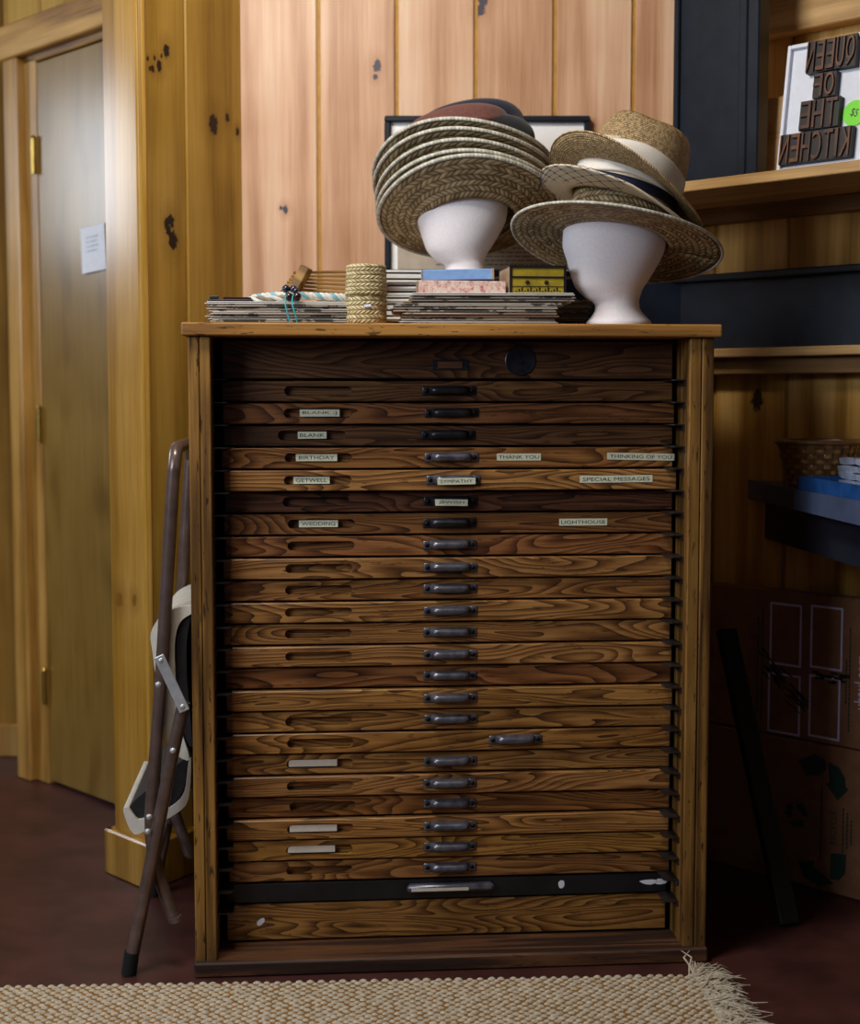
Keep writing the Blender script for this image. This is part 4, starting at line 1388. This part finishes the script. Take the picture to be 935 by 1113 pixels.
for y in (-.006, CW + .006):
    yy = y - .022 if y < .1 else y + .022
    MB().tube([(-.466 + ox, yy, .525), (-.487 + ox, yy, .435), (-.571 + ox, yy, .03)], .0125, 12).build('leg', M['chair_tube'], fc, smooth=60)
    MB().tube([(-.5705 + ox, yy, .045), (-.577 + ox, yy, .0015)], .0145, 12).build('foot_cap', M['rubber'], fc, smooth=60)
    MB().tube([(-.491 + ox, y, .103), (-.4885 + ox, y, .094)], .0132, 10).build('foot_cap', M['chair_tube'], fc, smooth=60)
    a = Vector((-.507 + ox, yy - .013 if y < .1 else yy + .013, .607)); b = Vector((-.468 + ox, a.y, .519))
    d = b - a
    mb = MB().bev(-.010, .010, -.002, .002, -.010, d.length + .010, .0018, seg=2)
    o = mb.build('link_plate', M['steel'], fc, a)
    o.rotation_euler = (0, math.atan2(d.x, d.z), 0)
    for rx, rz in ((-.507, .607), (-.468, .519), (-.5125, .561), (-.487, .435), (-.533, .309), (-.536, .281)):
        yv = a.y - .003 if y < .1 else a.y + .003
        mb = MB().tube([(0, 0, 0), (0, -.003 if y < .1 else .003, 0), (0, -.005 if y < .1 else .005, 0)], [.0062, .0055, .002], 10)
        mb.build('rivet', M['steel'], fc, (rx + ox, yv + (.004 if y < .1 else -.004), rz), smooth=50)
MB().tube([(-.545 + ox, -.028, .16), (-.545 + ox, CW + .028, .16)], .008, 10).build('stretcher', M['chair_tube'], fc, smooth=60)
back = [(-.452, .701), (-.483, .697), (-.513, .680), (-.531, .649), (-.528, .61), (-.520, .54), (-.508, .47), (-.498, .425), (-.470, .403), (-.462, .410), (-.478, .47), (-.485, .55), (-.486, .63), (-.475, .670), (-.452, .688)]
def round_poly(pts, k=4):
    out = []
    n = len(pts)
    for i in range(n):
        a, b, c_, d = (Vector((*pts[(i + q) % n], 0)) for q in (-1, 0, 1, 2))
        for q in range(k):
            u = q / k
            p_ = 0.5 * ((2 * b) + (c_ - a) * u + (2 * a - 5 * b + 4 * c_ - d) * u * u + (-a + 3 * b - 3 * c_ + d) * u ** 3)
            out.append((p_.x, p_.y))
    return out


MB().prism([(x + ox, z) for x, z in round_poly(back)], .018, CW - .018).build('backrest', M['chair_white'], fc, smooth=35)
padp = [(-.456, .685), (-.473, .668), (-.483, .63), (-.482, .55), (-.475, .47), (-.462, .43), (-.456, .44), (-.464, .55), (-.464, .63)]
MB().prism([(x + ox, z) for x, z in round_poly(padp)], .024, CW - .024).build('back_pad', M['chair_pad'], fc, smooth=35)
seat = [(-.588, .306), (-.568, .260), (-.530, .277), (-.490, .297), (-.464, .325), (-.458, .395), (-.463, .399), (-.472, .34), (-.495, .313), (-.535, .297), (-.560, .288), (-.578, .311)]
MB().prism([(x + ox, z) for x, z in round_poly(seat)], .016, CW - .016).build('seat', M['chair_white'], fc, smooth=35)
sp_ = [(-.577, .312), (-.560, .290), (-.530, .300), (-.495, .316), (-.474, .343), (-.466, .396), (-.472, .402), (-.52, .362)]
MB().prism([(x + ox, z) for x, z in round_poly(sp_)], .026, CW - .026).build('seat_pad', M['chair_pad'], fc, smooth=35)

# ------------------------------------------------------------------ rug
M['rug_base'] = plain('rug_base', '#93682c', 0.9, var=0.15, scale=60)
M['rug_yarn'] = plain('rug_yarn', '#c9bba4', 0.9, var=0.18, scale=120, bump=0.3)
rg = thing('woven_rug', 'chunky cream woven rug with a fringed end in front of the cabinet', 'rug', (0.503, -0.046, 0), (0, 0, 0.044))
MB().bev(-2.0, -0.0, -1.3, -0.004, 0.0005, 0.006, 0.002).build('rug_ground', M['rug_base'], rg)
mb = MB()
cell, rowh = 0.0200, 0.0108
nr = 34
unit = []
for (zz, sc_) in ((0.0, 1.0), (0.62, 0.82), (1.0, 0.4)):
    for j in range(8):
        a = 2 * PI * j / 8
        unit.append((sc_ * math.cos(a), sc_ * math.sin(a), zz))
uf = []
for i in range(2):
    for j in range(8):
        uf.append([i * 8 + j, i * 8 + (j + 1) % 8, (i + 1) * 8 + (j + 1) % 8, (i + 1) * 8 + j])
uf.append([16 + j for j in range(8)])
for r_ in range(nr):
    y = -0.006 - r_ * rowh
    x = -0.008 - (cell / 2 if r_ % 2 else 0)
    while x > -1.45:
        jx, jy = random.uniform(-.0020, .0020), random.uniform(-.0012, .0012)
        k = random.uniform(.86, 1.12)
        ang = random.uniform(-.25, .1)
        c_, s2 = math.cos(ang), math.sin(ang)
        ax_, by_, cz_ = .0079 * k, .0046 * k, .0048 * k
        mb.add([(x + jx + c_ * u[0] * ax_ - s2 * u[1] * by_, y + jy + s2 * u[0] * ax_ + c_ * u[1] * by_, 0.005 + u[2] * cz_) for u in unit], uf)
        x -= cell
tag(mb.build('rug_loops', M['rug_yarn'], rg, smooth=70), kind='stuff')
mb = MB()
for k in range(330):
    y = -0.002 - 0.34 * random.random()
    L = random.uniform(.05, .085) * (1 + .35 * (random.random() < .1))
    a = R(random.uniform(-20, 45)) if y < -.03 else R(random.uniform(10, 75))
    p_ = Vector((-.006, y, .006 + random.uniform(0, .006)))
    pts = [p_.copy()]
    zc = p_.z
    for i in range(4):
        a += R(random.uniform(-22, 22))
        p_ = p_ + Vector((math.cos(a), math.sin(a), 0)) * (L / 4)
        p_.z = max(.002, zc + random.uniform(-.004, .006) - .0012 * i + .004 * math.sin(i))
        pts.append(p_.copy())
    mb.tube(pts, [.0021, .0022, .002, .0016, .0006], 5)
for x0, dx in ((-.012, .012), (-.004, -.012)):
    mb.tube([(x0, -.004, .008), (x0 + dx * .3, .012, .02), (x0 - dx * .3, .03, .028), (x0 + dx, .05, .034)], [.0018, .002, .0018, .0008], 5)
tag(mb.build('fringe', M['rug_yarn'], rg, smooth=60), kind='stuff')
